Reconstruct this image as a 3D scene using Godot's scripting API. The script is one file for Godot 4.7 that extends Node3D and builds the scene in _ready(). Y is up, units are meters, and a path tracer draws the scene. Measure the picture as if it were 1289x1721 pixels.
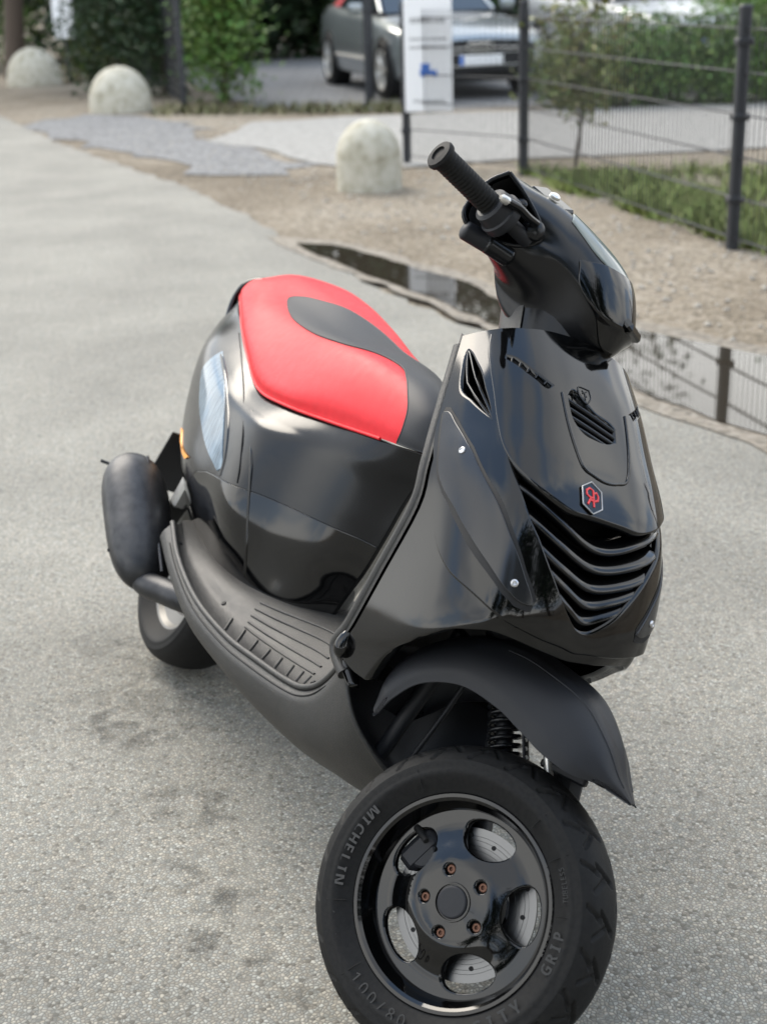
extends Node3D
# A black moped with a red seat parked on an asphalt road, seen from its front right, with a gravel verge, a wire fence
# and a car park behind it. Scooter frame: x forward, y up, z to its right.

const CAM_X := Vector3(0.99945, -0.03080, 0.01196)
const SCOOTER_X := Vector3(0.378292, 0.0, 0.925686)
const SCOOTER_Y := Vector3(0.408513, 0.897328, -0.166944)
const SCOOTER_Z := Vector3(-0.830643, 0.441308, 0.339453)
const SCOOTER_AT := Vector3(-0.445, 0.0, -2.5795)
const HUB := Vector3(1.1875, 0.2, 0.0)
const STEER := 0.57324
const RAKE := 0.47195

const NET := {
	"shield": {"sym_u": true, "sym_v": false, "rows": [
		[[0.905,0.921,0], [0.9036,0.9202,0.0416], [0.8981,0.9168,0.0754], [0.8871,0.9092,0.0988], [0.865,0.895,0.1183], [0.836,0.879,0.13]],
		[[0.977,0.87,0], [0.9751,0.8688,0.04672], [0.9674,0.8638,0.08468], [0.952,0.8526,0.111], [0.9213,0.8316,0.1329], [0.881,0.808,0.146]],
		[[1.036,0.819,0], [1.034,0.8177,0.05056], [1.024,0.8123,0.09164], [1.005,0.8002,0.1201], [0.9664,0.7775,0.1438], [0.916,0.752,0.158]],
		[[1.083,0.776,0], [1.082,0.7745,0.05312], [1.073,0.7685,0.09628], [1.055,0.755,0.1262], [1.011,0.7295,0.1511], [0.945,0.701,0.166]],
		[[1.126,0.729,0], [1.126,0.7274,0.05312], [1.119,0.7209,0.09628], [1.101,0.7063,0.1262], [1.049,0.6788,0.1511], [0.959,0.648,0.166]],
		[[1.155,0.668,0], [1.157,0.6655,0.05376], [1.151,0.6555,0.09744], [1.134,0.633,0.1277], [1.07,0.5905,0.1529], [0.942,0.543,0.168]],
		[[1.175,0.605,0], [1.178,0.6019,0.0528], [1.17,0.5896,0.0957], [1.147,0.5619,0.1254], [1.067,0.5095,0.1502], [0.918,0.451,0.165]],
		[[1.179,0.555,0], [1.176,0.552,0.0512], [1.154,0.54,0.0928], [1.108,0.513,0.1216], [1.023,0.462,0.1456], [0.896,0.405,0.16]],
		[[1.159,0.495,0], [1.155,0.4926,0.048], [1.13,0.483,0.087], [1.088,0.4614,0.114], [1.029,0.4206,0.1365], [0.95,0.375,0.15]]]},
	"seat": {"sym_u": false, "sym_v": false, "rows": [
		[[-0.43,0.745,-0.006], [-0.43,0.755,-0.008], [-0.43,0.765,-0.015], [-0.43,0.775,-0.035], [-0.43,0.775,-0.055], [-0.43,0.77,-0.07], [-0.43,0.75,-0.07]],
		[[-0.4,0.737,0.01], [-0.4,0.752,0.012], [-0.4,0.778,-0.002], [-0.4,0.796,-0.034], [-0.4,0.808,-0.062], [-0.4,0.8,-0.09], [-0.4,0.755,-0.095]],
		[[-0.3,0.716,0.034], [-0.3,0.738,0.037], [-0.3,0.778,0.014], [-0.3,0.806,-0.02], [-0.3,0.832,-0.07], [-0.3,0.826,-0.112], [-0.3,0.76,-0.122]],
		[[-0.15,0.694,0.073], [-0.15,0.72,0.076], [-0.15,0.756,0.052], [-0.15,0.79,0], [-0.15,0.828,-0.06], [-0.15,0.84,-0.115], [-0.15,0.76,-0.13]],
		[[0,0.66,0.098], [0,0.69,0.102], [0,0.748,0.062], [0,0.787,0], [0,0.823,-0.06], [0,0.832,-0.115], [0,0.75,-0.135]],
		[[0.15,0.625,0.113], [0.15,0.66,0.116], [0.15,0.747,0.07], [0.15,0.782,0.01], [0.15,0.806,-0.05], [0.15,0.812,-0.11], [0.15,0.73,-0.135]],
		[[0.3,0.632,0.116], [0.3,0.665,0.118], [0.3,0.757,0.075], [0.3,0.784,0.02], [0.3,0.792,-0.04], [0.3,0.786,-0.1], [0.3,0.71,-0.13]],
		[[0.45,0.65,0.094], [0.45,0.69,0.098], [0.45,0.765,0.068], [0.45,0.787,0.02], [0.45,0.789,-0.03], [0.45,0.772,-0.08], [0.45,0.7,-0.105]],
		[[0.58,0.668,0.072], [0.58,0.7,0.075], [0.58,0.755,0.055], [0.58,0.779,0.02], [0.58,0.777,-0.02], [0.58,0.755,-0.05], [0.58,0.69,-0.07]],
		[[0.66,0.678,0.055], [0.66,0.7,0.057], [0.66,0.737,0.043], [0.66,0.755,0.015], [0.66,0.75,-0.015], [0.66,0.725,-0.035], [0.66,0.69,-0.045]],
		[[0.7,0.685,0.03], [0.7,0.695,0.03], [0.7,0.715,0.02], [0.7,0.722,0], [0.7,0.72,-0.015], [0.7,0.71,-0.025], [0.7,0.69,-0.03]]]},
	"body": {"sym_u": true, "sym_v": false, "rows": [
		[[-0.4,0.74,0], [-0.34,0.715,0.03], [-0.17,0.69,0.066], [0,0.655,0.092], [0.15,0.62,0.108], [0.3,0.627,0.111], [0.46,0.647,0.088], [0.6,0.665,0.062], [0.69,0.68,0]],
		[[-0.455,0.655,0], [-0.4,0.65,0.04], [-0.22,0.645,0.095], [0,0.62,0.122], [0.15,0.6,0.13], [0.3,0.602,0.128], [0.45,0.615,0.1], [0.585,0.63,0.066], [0.665,0.64,0]],
		[[-0.46,0.565,0], [-0.385,0.575,0.05], [-0.22,0.585,0.11], [0,0.575,0.142], [0.15,0.57,0.147], [0.3,0.572,0.146], [0.43,0.58,0.108], [0.565,0.59,0.066], [0.64,0.6,0]],
		[[-0.44,0.46,0], [-0.35,0.465,0.05], [-0.2,0.48,0.105], [0,0.485,0.148], [0.15,0.49,0.153], [0.3,0.495,0.152], [0.42,0.505,0.108], [0.545,0.515,0.064], [0.62,0.52,0]],
		[[-0.38,0.37,0], [-0.28,0.39,0.05], [-0.14,0.41,0.105], [0.03,0.42,0.148], [0.16,0.42,0.152], [0.3,0.425,0.15], [0.41,0.435,0.105], [0.53,0.445,0.06], [0.6,0.45,0]],
		[[-0.25,0.3,0], [-0.16,0.325,0.05], [-0.05,0.345,0.098], [0.06,0.36,0.125], [0.17,0.36,0.13], [0.3,0.365,0.131], [0.4,0.375,0.098], [0.51,0.39,0.055], [0.575,0.395,0]],
		[[-0.18,0.27,0], [-0.1,0.29,0.05], [0,0.305,0.085], [0.08,0.31,0.1], [0.18,0.305,0.105], [0.28,0.305,0.105], [0.39,0.313,0.09], [0.49,0.333,0.055], [0.555,0.345,0]]]},
	"floor": {"sym_u": false, "sym_v": false, "rows": [
		[[0.04,0.342,-0.12], [0.06,0.322,0.1], [0.1,0.318,0.14], [0.125,0.321,0.165]],
		[[0.16,0.332,-0.12], [0.18,0.312,0.1], [0.235,0.292,0.155], [0.258,0.293,0.18]],
		[[0.31,0.332,-0.12], [0.33,0.312,0.098], [0.38,0.277,0.145], [0.407,0.271,0.18]],
		[[0.43,0.346,-0.12], [0.45,0.326,0.07], [0.51,0.277,0.128], [0.545,0.266,0.165]],
		[[0.51,0.363,-0.12], [0.53,0.343,0.03], [0.615,0.284,0.11], [0.65,0.275,0.15]],
		[[0.58,0.378,-0.12], [0.6,0.358,0], [0.71,0.297,0.1], [0.744,0.286,0.135]],
		[[0.68,0.39,-0.12], [0.7,0.37,0], [0.775,0.312,0.1], [0.797,0.3,0.13]],
		[[0.74,0.41,-0.12], [0.76,0.39,0], [0.81,0.335,0.1], [0.833,0.326,0.125]],
		[[0.78,0.44,-0.12], [0.8,0.42,0], [0.845,0.375,0.105], [0.871,0.372,0.13]],
		[[0.81,0.48,-0.12], [0.83,0.46,0], [0.87,0.42,0.11], [0.89,0.417,0.138]]]},
	"skirt": {"sym_u": false, "sym_v": false, "rows": [
		[[0.125,0.321,0.165], [0.12,0.3,0.175], [0.11,0.28,0.17], [0.09,0.262,0.14], [0.07,0.25,0.05]],
		[[0.258,0.293,0.18], [0.262,0.275,0.187], [0.25,0.256,0.18], [0.22,0.235,0.14], [0.2,0.225,0.05]],
		[[0.407,0.271,0.18], [0.41,0.25,0.187], [0.4,0.225,0.175], [0.36,0.2,0.13], [0.34,0.185,0.04]],
		[[0.545,0.266,0.165], [0.548,0.243,0.172], [0.54,0.212,0.155], [0.5,0.19,0.1], [0.49,0.17,0.02]],
		[[0.65,0.275,0.15], [0.655,0.25,0.158], [0.65,0.208,0.137], [0.62,0.18,0.08], [0.62,0.16,0]],
		[[0.744,0.286,0.135], [0.752,0.262,0.143], [0.76,0.213,0.118], [0.75,0.18,0.06], [0.75,0.16,-0.02]],
		[[0.797,0.3,0.13], [0.81,0.277,0.137], [0.835,0.228,0.112], [0.84,0.195,0.05], [0.84,0.175,-0.03]],
		[[0.833,0.326,0.125], [0.853,0.302,0.134], [0.89,0.25,0.108], [0.91,0.21,0.045], [0.92,0.195,-0.03]],
		[[0.871,0.372,0.13], [0.893,0.345,0.138], [0.935,0.285,0.112], [0.965,0.24,0.045], [0.98,0.225,-0.03]],
		[[0.89,0.417,0.138], [0.917,0.388,0.145], [0.96,0.325,0.12], [1,0.27,0.045], [1.01,0.26,-0.03]]]},
	"fender": {"sym_u": true, "sym_v": false, "rows": [
		[[0.9346,0.346,0], [0.9358,0.3453,0.0126], [0.9372,0.3445,0.027], [0.9415,0.342,0.0405], [0.9476,0.3385,0.0459], [0.9519,0.336,0.045]],
		[[0.9274,0.4032,0], [0.9303,0.4009,0.01848], [0.9337,0.3983,0.0396], [0.9441,0.3901,0.0594], [0.9587,0.3787,0.06732], [0.9692,0.3705,0.066]],
		[[0.9519,0.4616,0], [0.9551,0.458,0.021], [0.9588,0.454,0.045], [0.9701,0.4414,0.0675], [0.9861,0.4237,0.0765], [0.9974,0.4111,0.075]],
		[[1.007,0.5118,0], [1.01,0.5067,0.02184], [1.014,0.501,0.0468], [1.024,0.483,0.0702], [1.039,0.4579,0.07956], [1.049,0.4399,0.078]],
		[[1.079,0.5348,0], [1.081,0.5284,0.02184], [1.083,0.5211,0.0468], [1.091,0.4983,0.0702], [1.101,0.4663,0.07956], [1.108,0.4435,0.078]],
		[[1.14,0.5367,0], [1.141,0.5296,0.02128], [1.142,0.5215,0.0456], [1.146,0.4963,0.0684], [1.151,0.4609,0.07752], [1.154,0.4357,0.076]],
		[[1.199,0.5278,0], [1.199,0.5208,0.02072], [1.198,0.5128,0.0444], [1.198,0.4878,0.0666], [1.196,0.4528,0.07548], [1.195,0.4279,0.074]],
		[[1.25,0.4954,0], [1.249,0.4906,0.01848], [1.248,0.4851,0.0396], [1.244,0.468,0.0594], [1.239,0.444,0.06732], [1.236,0.4269,0.066]],
		[[1.282,0.4594,0], [1.281,0.4578,0.0126], [1.281,0.456,0.027], [1.279,0.4503,0.0405], [1.276,0.4424,0.0459], [1.274,0.4368,0.045]],
		[[1.306,0.4381,0], [1.306,0.4379,0.00336], [1.306,0.4378,0.0072], [1.306,0.4373,0.0108], [1.305,0.4367,0.01224], [1.305,0.4363,0.012]]]},
	"headset": {"sym_u": false, "sym_v": true, "rows": [
		[[0.745,1.093,0], [0.79,1.086,0], [0.858,1.064,0], [0.899,1.035,0], [0.932,0.988,0], [0.933,0.97,0], [0.912,0.928,0], [0.83,0.9,0], [0.755,0.925,0], [0.72,0.985,0], [0.715,1.05,0], [0.745,1.093,0]],
		[[0.74,1.09,0.06], [0.79,1.083,0.058], [0.85,1.058,0.057], [0.886,1.022,0.057], [0.906,0.98,0.056], [0.905,0.966,0.05], [0.88,0.925,0.034], [0.815,0.905,0.04], [0.755,0.925,0.052], [0.72,0.985,0.062], [0.715,1.05,0.063], [0.74,1.09,0.06]],
		[[0.735,1.083,0.1], [0.775,1.076,0.099], [0.815,1.05,0.095], [0.838,1.022,0.092], [0.845,1.003,0.09], [0.842,0.992,0.084], [0.815,0.955,0.068], [0.775,0.945,0.068], [0.735,0.96,0.082], [0.71,1,0.1], [0.712,1.05,0.105], [0.735,1.083,0.1]],
		[[0.727,1.068,0.168], [0.755,1.055,0.15], [0.785,1.035,0.125], [0.795,1.018,0.113], [0.793,1.01,0.115], [0.787,1,0.119], [0.77,0.985,0.135], [0.74,0.972,0.16], [0.717,0.977,0.18], [0.706,0.998,0.182], [0.712,1.04,0.178], [0.727,1.068,0.168]]]},
}
const OUTLINE := {
	"apron": [[0,0], [1,0], [1,0.25], [1,0.5], [1,0.75], [1,1], [0.9826,0.9079], [0.9576,0.9484], [0.9191,0.9789], [0.8652,0.9258], [0.8297,0.8746], [0.8022,0.7626], [0.7389,0.7439], [0.5949,0.7677], [0.3496,0.8303], [0.0859,0.8693], [0,0.875]],
	"panel": [[0,0], [0.97,0.01], [0.975,0.15], [0.97,0.3], [0.9402,0.3754], [0.912,0.4994], [0.8476,0.565], [0.7827,0.6065], [0.6812,0.6547], [0.5401,0.7172], [0.3706,0.7709], [0.2159,0.8073], [0.0703,0.8269], [0,0.835]],
	"grille": [[0,0.455], [0.15,0.45], [0.3,0.43], [0.5,0.36], [0.5861,0.3308], [0.5486,0.4259], [0.4891,0.5017], [0.367,0.5777], [0.2424,0.6592], [0.109,0.7417], [0.0404,0.7729], [0,0.778]],
	"vent": [[0.8911,0.049], [0.9074,0.0654], [0.9034,0.1073], [0.8869,0.1474], [0.7929,0.1949], [0.7068,0.2357], [0.6484,0.2616], [0.6648,0.212], [0.7053,0.1587], [0.7459,0.1103], [0.7893,0.0827], [0.8435,0.0551]],
	"hood": [[-0,0], [0.7008,0.0282], [0.7047,0.065], [0.6743,0.1213], [0.6388,0.1888], [0.6101,0.2681], [0.5861,0.3324], [0.5274,0.3947], [0.4035,0.451], [0.291,0.4836], [0.2014,0.4988], [0.1,0.4995], [0,0.5]],
	"gill": [[0.5922,0.0843], [0.5262,0.0915], [0.3862,0.1252], [0.2654,0.1551], [0.2909,0.1657], [0.4072,0.1455], [0.5416,0.1105], [0.5984,0.0967]],
	"strip": [[0.9436,0.2165], [0.9149,0.2188], [0.8508,0.2598], [0.7573,0.3437], [0.6743,0.4545], [0.5691,0.5466], [0.449,0.6293], [0.3489,0.7018], [0.3306,0.7175], [0.3563,0.7163], [0.4317,0.7009], [0.5143,0.6694], [0.6149,0.6137], [0.7194,0.5569], [0.8077,0.5042], [0.873,0.4527], [0.8969,0.4162], [0.915,0.3434]],
	"groove_right": [[0.2203,0.1688], [0.1992,0.2393], [0.1693,0.3167], [0.1323,0.3739], [0.07,0.392], [0.03,0.3985], [0,0.4]],
	"bar0": [[0.579,0.4106],[0.2471,0.5031],[0,0.5495]],
	"bar1": [[0.5338,0.4827],[0.2267,0.5582],[0,0.595]],
	"bar2": [[0.4526,0.5426],[0.1902,0.6097],[0,0.6418]],
	"bar3": [[0.3622,0.5926],[0.1495,0.6532],[0,0.6817]],
	"bar4": [[0.2721,0.6423],[0.1089,0.6966],[0,0.7215]],
	"screw_high": [[0.7957,0.3448]],
	"screw_low": [[0.4668,0.6664]],
	"crest": [[0.0674,0.1529]],
	"badge": [[0.1044,0.4594]],
	"seat_black": [[0.435,0.345], [0.49,0.31], [0.545,0.325], [0.592,0.38], [0.645,0.435], [0.69,0.49], [0.715,0.56], [0.72,0.64], [0.78,0.7], [0.88,0.73], [1,0.74], [1,1], [0,1], [0.0126,0.8749], [0.18,0.8771], [0.2736,0.8549], [0.3413,0.8168], [0.4082,0.7763], [0.4537,0.7394], [0.4525,0.7131], [0.4261,0.6728], [0.3843,0.6301], [0.3664,0.5697], [0.3693,0.4974], [0.3847,0.4074]],
	"body_seam": [[0,0.62], [0.402,0.7468], [0.4572,0.644], [0.5018,0.6095], [0.5486,0.5924], [0.6913,0.5602], [0.8264,0.5507], [0.9436,0.5453], [1,0.55], [1,0.56]],
	"front_crease": [[0.5614,0.2248], [0.638,0.4234], [0.6767,0.5719], [0.7025,0.7569], [0.7282,0.9612]],
	"tail_lens": [[0.3117,0.1513], [0.3981,0.2419], [0.4889,0.3813], [0.5715,0.5376], [0.5541,0.5622], [0.4896,0.5289], [0.4149,0.4609], [0.3454,0.4039], [0.3019,0.3343], [0.3048,0.247]],
	"orange": [[0.2694,0.57], [0.054,0.612], [0.0009,0.6531], [0.4015,0.6137], [0.3755,0.6436], [0.3129,0.6349]],
	"decal": [[0.1802,0.3858], [0.3096,0.3861], [0.363,0.4555], [0.0164,0.5172]],
	"joint": [[0.2666,0.0218], [0.3555,0.0526], [0.4805,0.1506], [0.5806,0.3647], [0.6234,0.4803], [0.6372,0.5541]],
	"ridge": [[0.316,0.1696], [0.3988,0.2309], [0.5027,0.3692], [0.5586,0.4775], [0.573,0.573]],
}

# ------------------------------------------------------------------ mesh tools
var rng := RandomNumberGenerator.new()
var nets := {}
var used_names := {}

func numbered(called: String) -> String:
	var n: int = used_names.get(called, 0)
	used_names[called] = n + 1
	return called if n == 0 else "%s_%03d" % [called, n]

func tag(o: Node, label: String, category: String, group := "") -> Node:
	o.set_meta("label", label)
	o.set_meta("category", category)
	if group != "":
		o.set_meta("group", group)
	return o

func thing(called: String, at: Vector3, label: String, category: String, group := "") -> Node3D:
	var o := Node3D.new()
	o.name = numbered(called)
	add_child(o)
	o.position = at
	tag(o, label, category, group)
	return o

func knot(called: String, parent: Node, t := Transform3D.IDENTITY) -> Node3D:
	var o := Node3D.new()
	o.name = called
	parent.add_child(o, true)
	o.transform = t
	return o

func obj(called: String, mesh: Mesh, m: Material, parent: Node = self, t := Transform3D.IDENTITY) -> MeshInstance3D:
	var o := MeshInstance3D.new()
	o.name = numbered(called) if parent == self else called
	o.mesh = mesh
	o.material_override = m
	parent.add_child(o, true)
	o.transform = t
	return o

func structure(called: String, mesh: Mesh, m: Material, parent: Node = self) -> MeshInstance3D:
	var o := obj(called, mesh, m, parent)
	if parent == self:
		o.set_meta("kind", "structure")
	return o

func begin() -> SurfaceTool:
	var st := SurfaceTool.new()
	st.begin(Mesh.PRIMITIVE_TRIANGLES)
	return st

func vert(st: SurfaceTool, p: Vector3, n: Vector3) -> void:
	st.set_normal(n)
	st.add_vertex(p)

# a triangle wound so that its front lies on the side of n
func tri(st: SurfaceTool, a: Vector3, b: Vector3, c: Vector3, na: Vector3, nb: Vector3, nc: Vector3) -> void:
	if (b - a).cross(c - a).dot(na + nb + nc) > 0.0:
		vert(st, a, na); vert(st, c, nc); vert(st, b, nb)
	else:
		vert(st, a, na); vert(st, b, nb); vert(st, c, nc)

func quad(st: SurfaceTool, a: Vector3, b: Vector3, c: Vector3, d: Vector3, na: Vector3, nb: Vector3, nc: Vector3, nd: Vector3) -> void:
	tri(st, a, b, c, na, nb, nc)
	tri(st, a, c, d, na, nc, nd)

func flat_quad(st: SurfaceTool, a: Vector3, b: Vector3, c: Vector3, d: Vector3, out: Vector3) -> void:
	var n := (b - a).cross(d - a).normalized()
	if n.dot(out) < 0.0:
		n = -n
	quad(st, a, b, c, d, n, n, n, n)

# grid of points (rows of equal length) with smooth normals; flip turns the normals
func grid(st: SurfaceTool, pts: Array, flip := false, close_cols := false, close_rows := false) -> void:
	var r := pts.size()
	var c: int = pts[0].size()
	var nn := []
	for j in r:
		var row := PackedVector3Array()
		for i in c:
			var i0 := i - 1 if i > 0 else (c - 2 if close_cols else 0)
			var i1 := i + 1 if i < c - 1 else (1 if close_cols else c - 1)
			var j0 := j - 1 if j > 0 else (r - 2 if close_rows else 0)
			var j1 := j + 1 if j < r - 1 else (1 if close_rows else r - 1)
			var n: Vector3 = (pts[j][i1] - pts[j][i0]).cross(pts[j1][i] - pts[j0][i])
			n = n.normalized()
			row.append(-n if flip else n)
		nn.append(row)
	for j in r - 1:
		for i in c - 1:
			quad(st, pts[j][i], pts[j][i + 1], pts[j + 1][i + 1], pts[j + 1][i], nn[j][i], nn[j][i + 1], nn[j + 1][i + 1], nn[j + 1][i])

func smooth_line(pts: Array, steps: int) -> PackedVector3Array:
	var out := PackedVector3Array()
	var n := pts.size()
	for i in n - 1:
		var p0: Vector3 = pts[max(i - 1, 0)]
		var p3: Vector3 = pts[min(i + 2, n - 1)]
		for k in steps:
			var a: Vector3 = pts[i]
			out.append(a.cubic_interpolate(pts[i + 1], p0, p3, float(k) / steps))
	out.append(pts[n - 1])
	return out

# tube along a line; radius a number or an array per point; ends closed by a small cap
func tube(st: SurfaceTool, line: PackedVector3Array, radius, sides := 12, squash := 1.0, up_hint := Vector3.UP) -> void:
	var n := line.size()
	var rows := []
	var side := Vector3.ZERO
	for i in n:
		var d := (line[min(i + 1, n - 1)] - line[max(i - 1, 0)]).normalized()
		if i == 0:
			side = d.cross(up_hint)
			if side.length() < 0.1:
				side = d.cross(Vector3.RIGHT)
		side = (side - d * side.dot(d)).normalized()
		var up := side.cross(d)
		var r: float = radius[i] if radius is Array else radius
		var row := PackedVector3Array()
		for k in sides + 1:
			var a := TAU * k / sides
			row.append(line[i] + side * cos(a) * r + up * sin(a) * r * squash)
		rows.append(row)
	grid(st, rows, true, true)
	for e in [0, n - 1]:
		var out: Vector3 = (line[0] - line[1]).normalized() if e == 0 else (line[n - 1] - line[n - 2]).normalized()
		for k in sides:
			tri(st, line[e], rows[e][k], rows[e][k + 1], out, out, out)

# solid of revolution: profile of (along, radius), round the axis through at
func lathe(st: SurfaceTool, profile: Array, at: Vector3, axis: Vector3, sides := 24, turn := 0.0) -> void:
	var a := axis.normalized()
	var e := a.cross(Vector3.UP if absf(a.y) < 0.9 else Vector3.RIGHT).normalized()
	var f := a.cross(e)
	for k in profile.size() - 1:
		var p: Vector2 = profile[k]
		var q: Vector2 = profile[k + 1]
		var s := (q - p)
		if s.length() < 1e-7:
			continue
		var nl := Vector2(-s.y, s.x).normalized()       # (along, radial)
		for i in sides:
			var t0 := TAU * i / sides + turn
			var t1 := TAU * (i + 1) / sides + turn
			var d0 := e * cos(t0) + f * sin(t0)
			var d1 := e * cos(t1) + f * sin(t1)
			var n0 := a * nl.x + d0 * nl.y
			var n1 := a * nl.x + d1 * nl.y
			quad(st, at + a * p.x + d0 * p.y, at + a * p.x + d1 * p.y, at + a * q.x + d1 * q.y, at + a * q.x + d0 * q.y, n0, n1, n1, n0)

# box with chamfered edges in the frame t
func block(st: SurfaceTool, size: Vector3, bevel: float, t := Transform3D.IDENTITY) -> void:
	var h := size / 2.0
	var b: float = min(bevel, min(h.x, min(h.y, h.z)) * 0.99)
	var ax := [Vector3.RIGHT, Vector3.UP, Vector3.BACK]
	for i in 3:
		var j := (i + 1) % 3
		var k := (i + 2) % 3
		for s in [-1.0, 1.0]:
			var n: Vector3 = t.basis * (ax[i] * s)
			var c: Vector3 = ax[i] * h[i] * s
			var u: Vector3 = ax[j] * (h[j] - b)
			var v: Vector3 = ax[k] * (h[k] - b)
			flat_quad(st, t * (c - u - v), t * (c + u - v), t * (c + u + v), t * (c - u + v), n)
	for i in 3:
		var j := (i + 1) % 3
		var k := (i + 2) % 3
		for s in [-1.0, 1.0]:
			for q in [-1.0, 1.0]:
				var e: Vector3 = ax[k] * (h[k] - b)
				var p0: Vector3 = ax[i] * h[i] * s + ax[j] * (h[j] - b) * q
				var p1: Vector3 = ax[i] * (h[i] - b) * s + ax[j] * h[j] * q
				flat_quad(st, t * (p0 - e), t * (p0 + e), t * (p1 + e), t * (p1 - e), t.basis * (ax[i] * s + ax[j] * q))
	for sx in [-1.0, 1.0]:
		for sy in [-1.0, 1.0]:
			for sz in [-1.0, 1.0]:
				var s := Vector3(sx, sy, sz)
				var n: Vector3 = (t.basis * s).normalized()
				tri(st, t * (Vector3(h.x, h.y - b, h.z - b) * s), t * (Vector3(h.x - b, h.y, h.z - b) * s), t * (Vector3(h.x - b, h.y - b, h.z) * s), n, n, n)

func block_mesh(size: Vector3, bevel: float, t := Transform3D.IDENTITY) -> ArrayMesh:
	var st := begin()
	block(st, size, bevel, t)
	return st.commit()

# ------------------------------------------------------------------ spline nets
func prepare_nets() -> void:
	for key in NET:
		var src: Dictionary = NET[key]
		var rows := []
		for r in src.rows:
			var row := PackedVector3Array()
			for p in r:
				row.append(Vector3(p[0], p[1], p[2]))
			rows.append(row)
		var m := Vector3(1, 1, -1)
		var wide := []
		for row in rows:
			var w := PackedVector3Array()
			w.append(row[1] * m if src.sym_u else row[0] * 2.0 - row[1])
			w.append_array(row)
			w.append(row[-1] * 2.0 - row[-2])
			wide.append(w)
		var first := PackedVector3Array()
		var last := PackedVector3Array()
		for i in wide[0].size():
			first.append(wide[1][i] * m if src.sym_v else wide[0][i] * 2.0 - wide[1][i])
			last.append(wide[-1][i] * 2.0 - wide[-2][i])
		wide.push_front(first)
		wide.push_back(last)
		nets[key] = {"p": wide, "nu": rows[0].size(), "nv": rows.size(), "su": src.sym_u, "sv": src.sym_v}

func catmull(a: Vector3, b: Vector3, c: Vector3, d: Vector3, t: float) -> Vector3:
	var t2 := t * t
	var t3 := t2 * t
	return a * (-0.5 * t + t2 - 0.5 * t3) + b * (1.0 - 2.5 * t2 + 1.5 * t3) + c * (0.5 * t + 2.0 * t2 - 1.5 * t3) + d * (-0.5 * t2 + 0.5 * t3)

func on(key: String, u: float, v: float) -> Vector3:
	if key == "rim_face":
		return rim_face(u, v)
	var n: Dictionary = nets[key]
	var mirrored := 1.0
	if u < 0.0 and n.su:
		u = -u
		mirrored = -1.0
	if v < 0.0 and n.sv:
		v = -v
		mirrored = -1.0
	var fu: float = clampf(u, 0, 1) * (n.nu - 1)
	var fv: float = clampf(v, 0, 1) * (n.nv - 1)
	var i: int = min(int(fu), n.nu - 2)
	var j: int = min(int(fv), n.nv - 2)
	var tu := fu - i
	var tv := fv - j
	var p: Array = n.p
	var r0: PackedVector3Array = p[j]
	var r1: PackedVector3Array = p[j + 1]
	var r2: PackedVector3Array = p[j + 2]
	var r3: PackedVector3Array = p[j + 3]
	var q := catmull(catmull(r0[i], r0[i + 1], r0[i + 2], r0[i + 3], tu), catmull(r1[i], r1[i + 1], r1[i + 2], r1[i + 3], tu), catmull(r2[i], r2[i + 1], r2[i + 2], r2[i + 3], tu), catmull(r3[i], r3[i + 1], r3[i + 2], r3[i + 3], tu), tv)
	q.z *= mirrored
	return q

# normal of a net, on the side that looks away from the point "inside"
var net_inside := {"shield": Vector3(0.8, 0.6, 0), "seat": Vector3(0.1, 0.55, 0), "body": Vector3(0.1, 0.5, 0), "floor": Vector3(0.4, -1, 0), "skirt": Vector3(0.5, 0.3, 0), "fender": Vector3(1.15, 0.2, 0), "headset": Vector3(0.8, 1.0, 0)}
func normal_on(key: String, u: float, v: float) -> Vector3:
	if key == "rim_face":
		var fu := rim_face(u + 0.01, v) - rim_face(u - 0.01, v)
		return fu.cross(rim_face(u, v + 0.01) - rim_face(u, v - 0.01)).normalized()
	var e := 0.004
	var lu := -1.0 if nets[key].su else 0.0
	var lv := -1.0 if nets[key].sv else 0.0
	var a := on(key, minf(u + e, 1.0), v) - on(key, maxf(u - e, lu), v)
	var b := on(key, u, minf(v + e, 1.0)) - on(key, u, maxf(v - e, lv))
	var n := a.cross(b).normalized()
	var p := on(key, u, v)
	var inside: Vector3 = net_inside[key]
	if key == "headset":
		inside.z = p.z * 0.7
	elif key == "fender":
		inside = HUB
	elif key == "body" or key == "seat":
		inside.x = clampf(p.x * 0.7, -0.2, 0.45)
	return n if n.dot(p - inside) > 0.0 else -n

func raised(key: String, uv: Vector2, off: float) -> Vector3:
	var p := on(key, uv.x, uv.y)
	return p + normal_on(key, uv.x, uv.y) * off if off != 0.0 else p

func outline(called: String) -> PackedVector2Array:
	var out := PackedVector2Array()
	for p in OUTLINE[called]:
		out.append(Vector2(p[0], p[1]))
	return out

# a half outline that begins and ends on the middle line, joined with its mirror image
func both_sides(half: PackedVector2Array) -> PackedVector2Array:
	var out := half.duplicate()
	for k in half.size():
		var q := half[half.size() - 1 - k]
		if absf(q.x) > 0.003:
			out.append(Vector2(-q.x, q.y))
	return out

func mirrored(o: PackedVector2Array) -> PackedVector2Array:
	var out := PackedVector2Array()
	for k in o.size():
		out.append(Vector2(-o[o.size() - 1 - k].x, o[o.size() - 1 - k].y))
	return out

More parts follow.
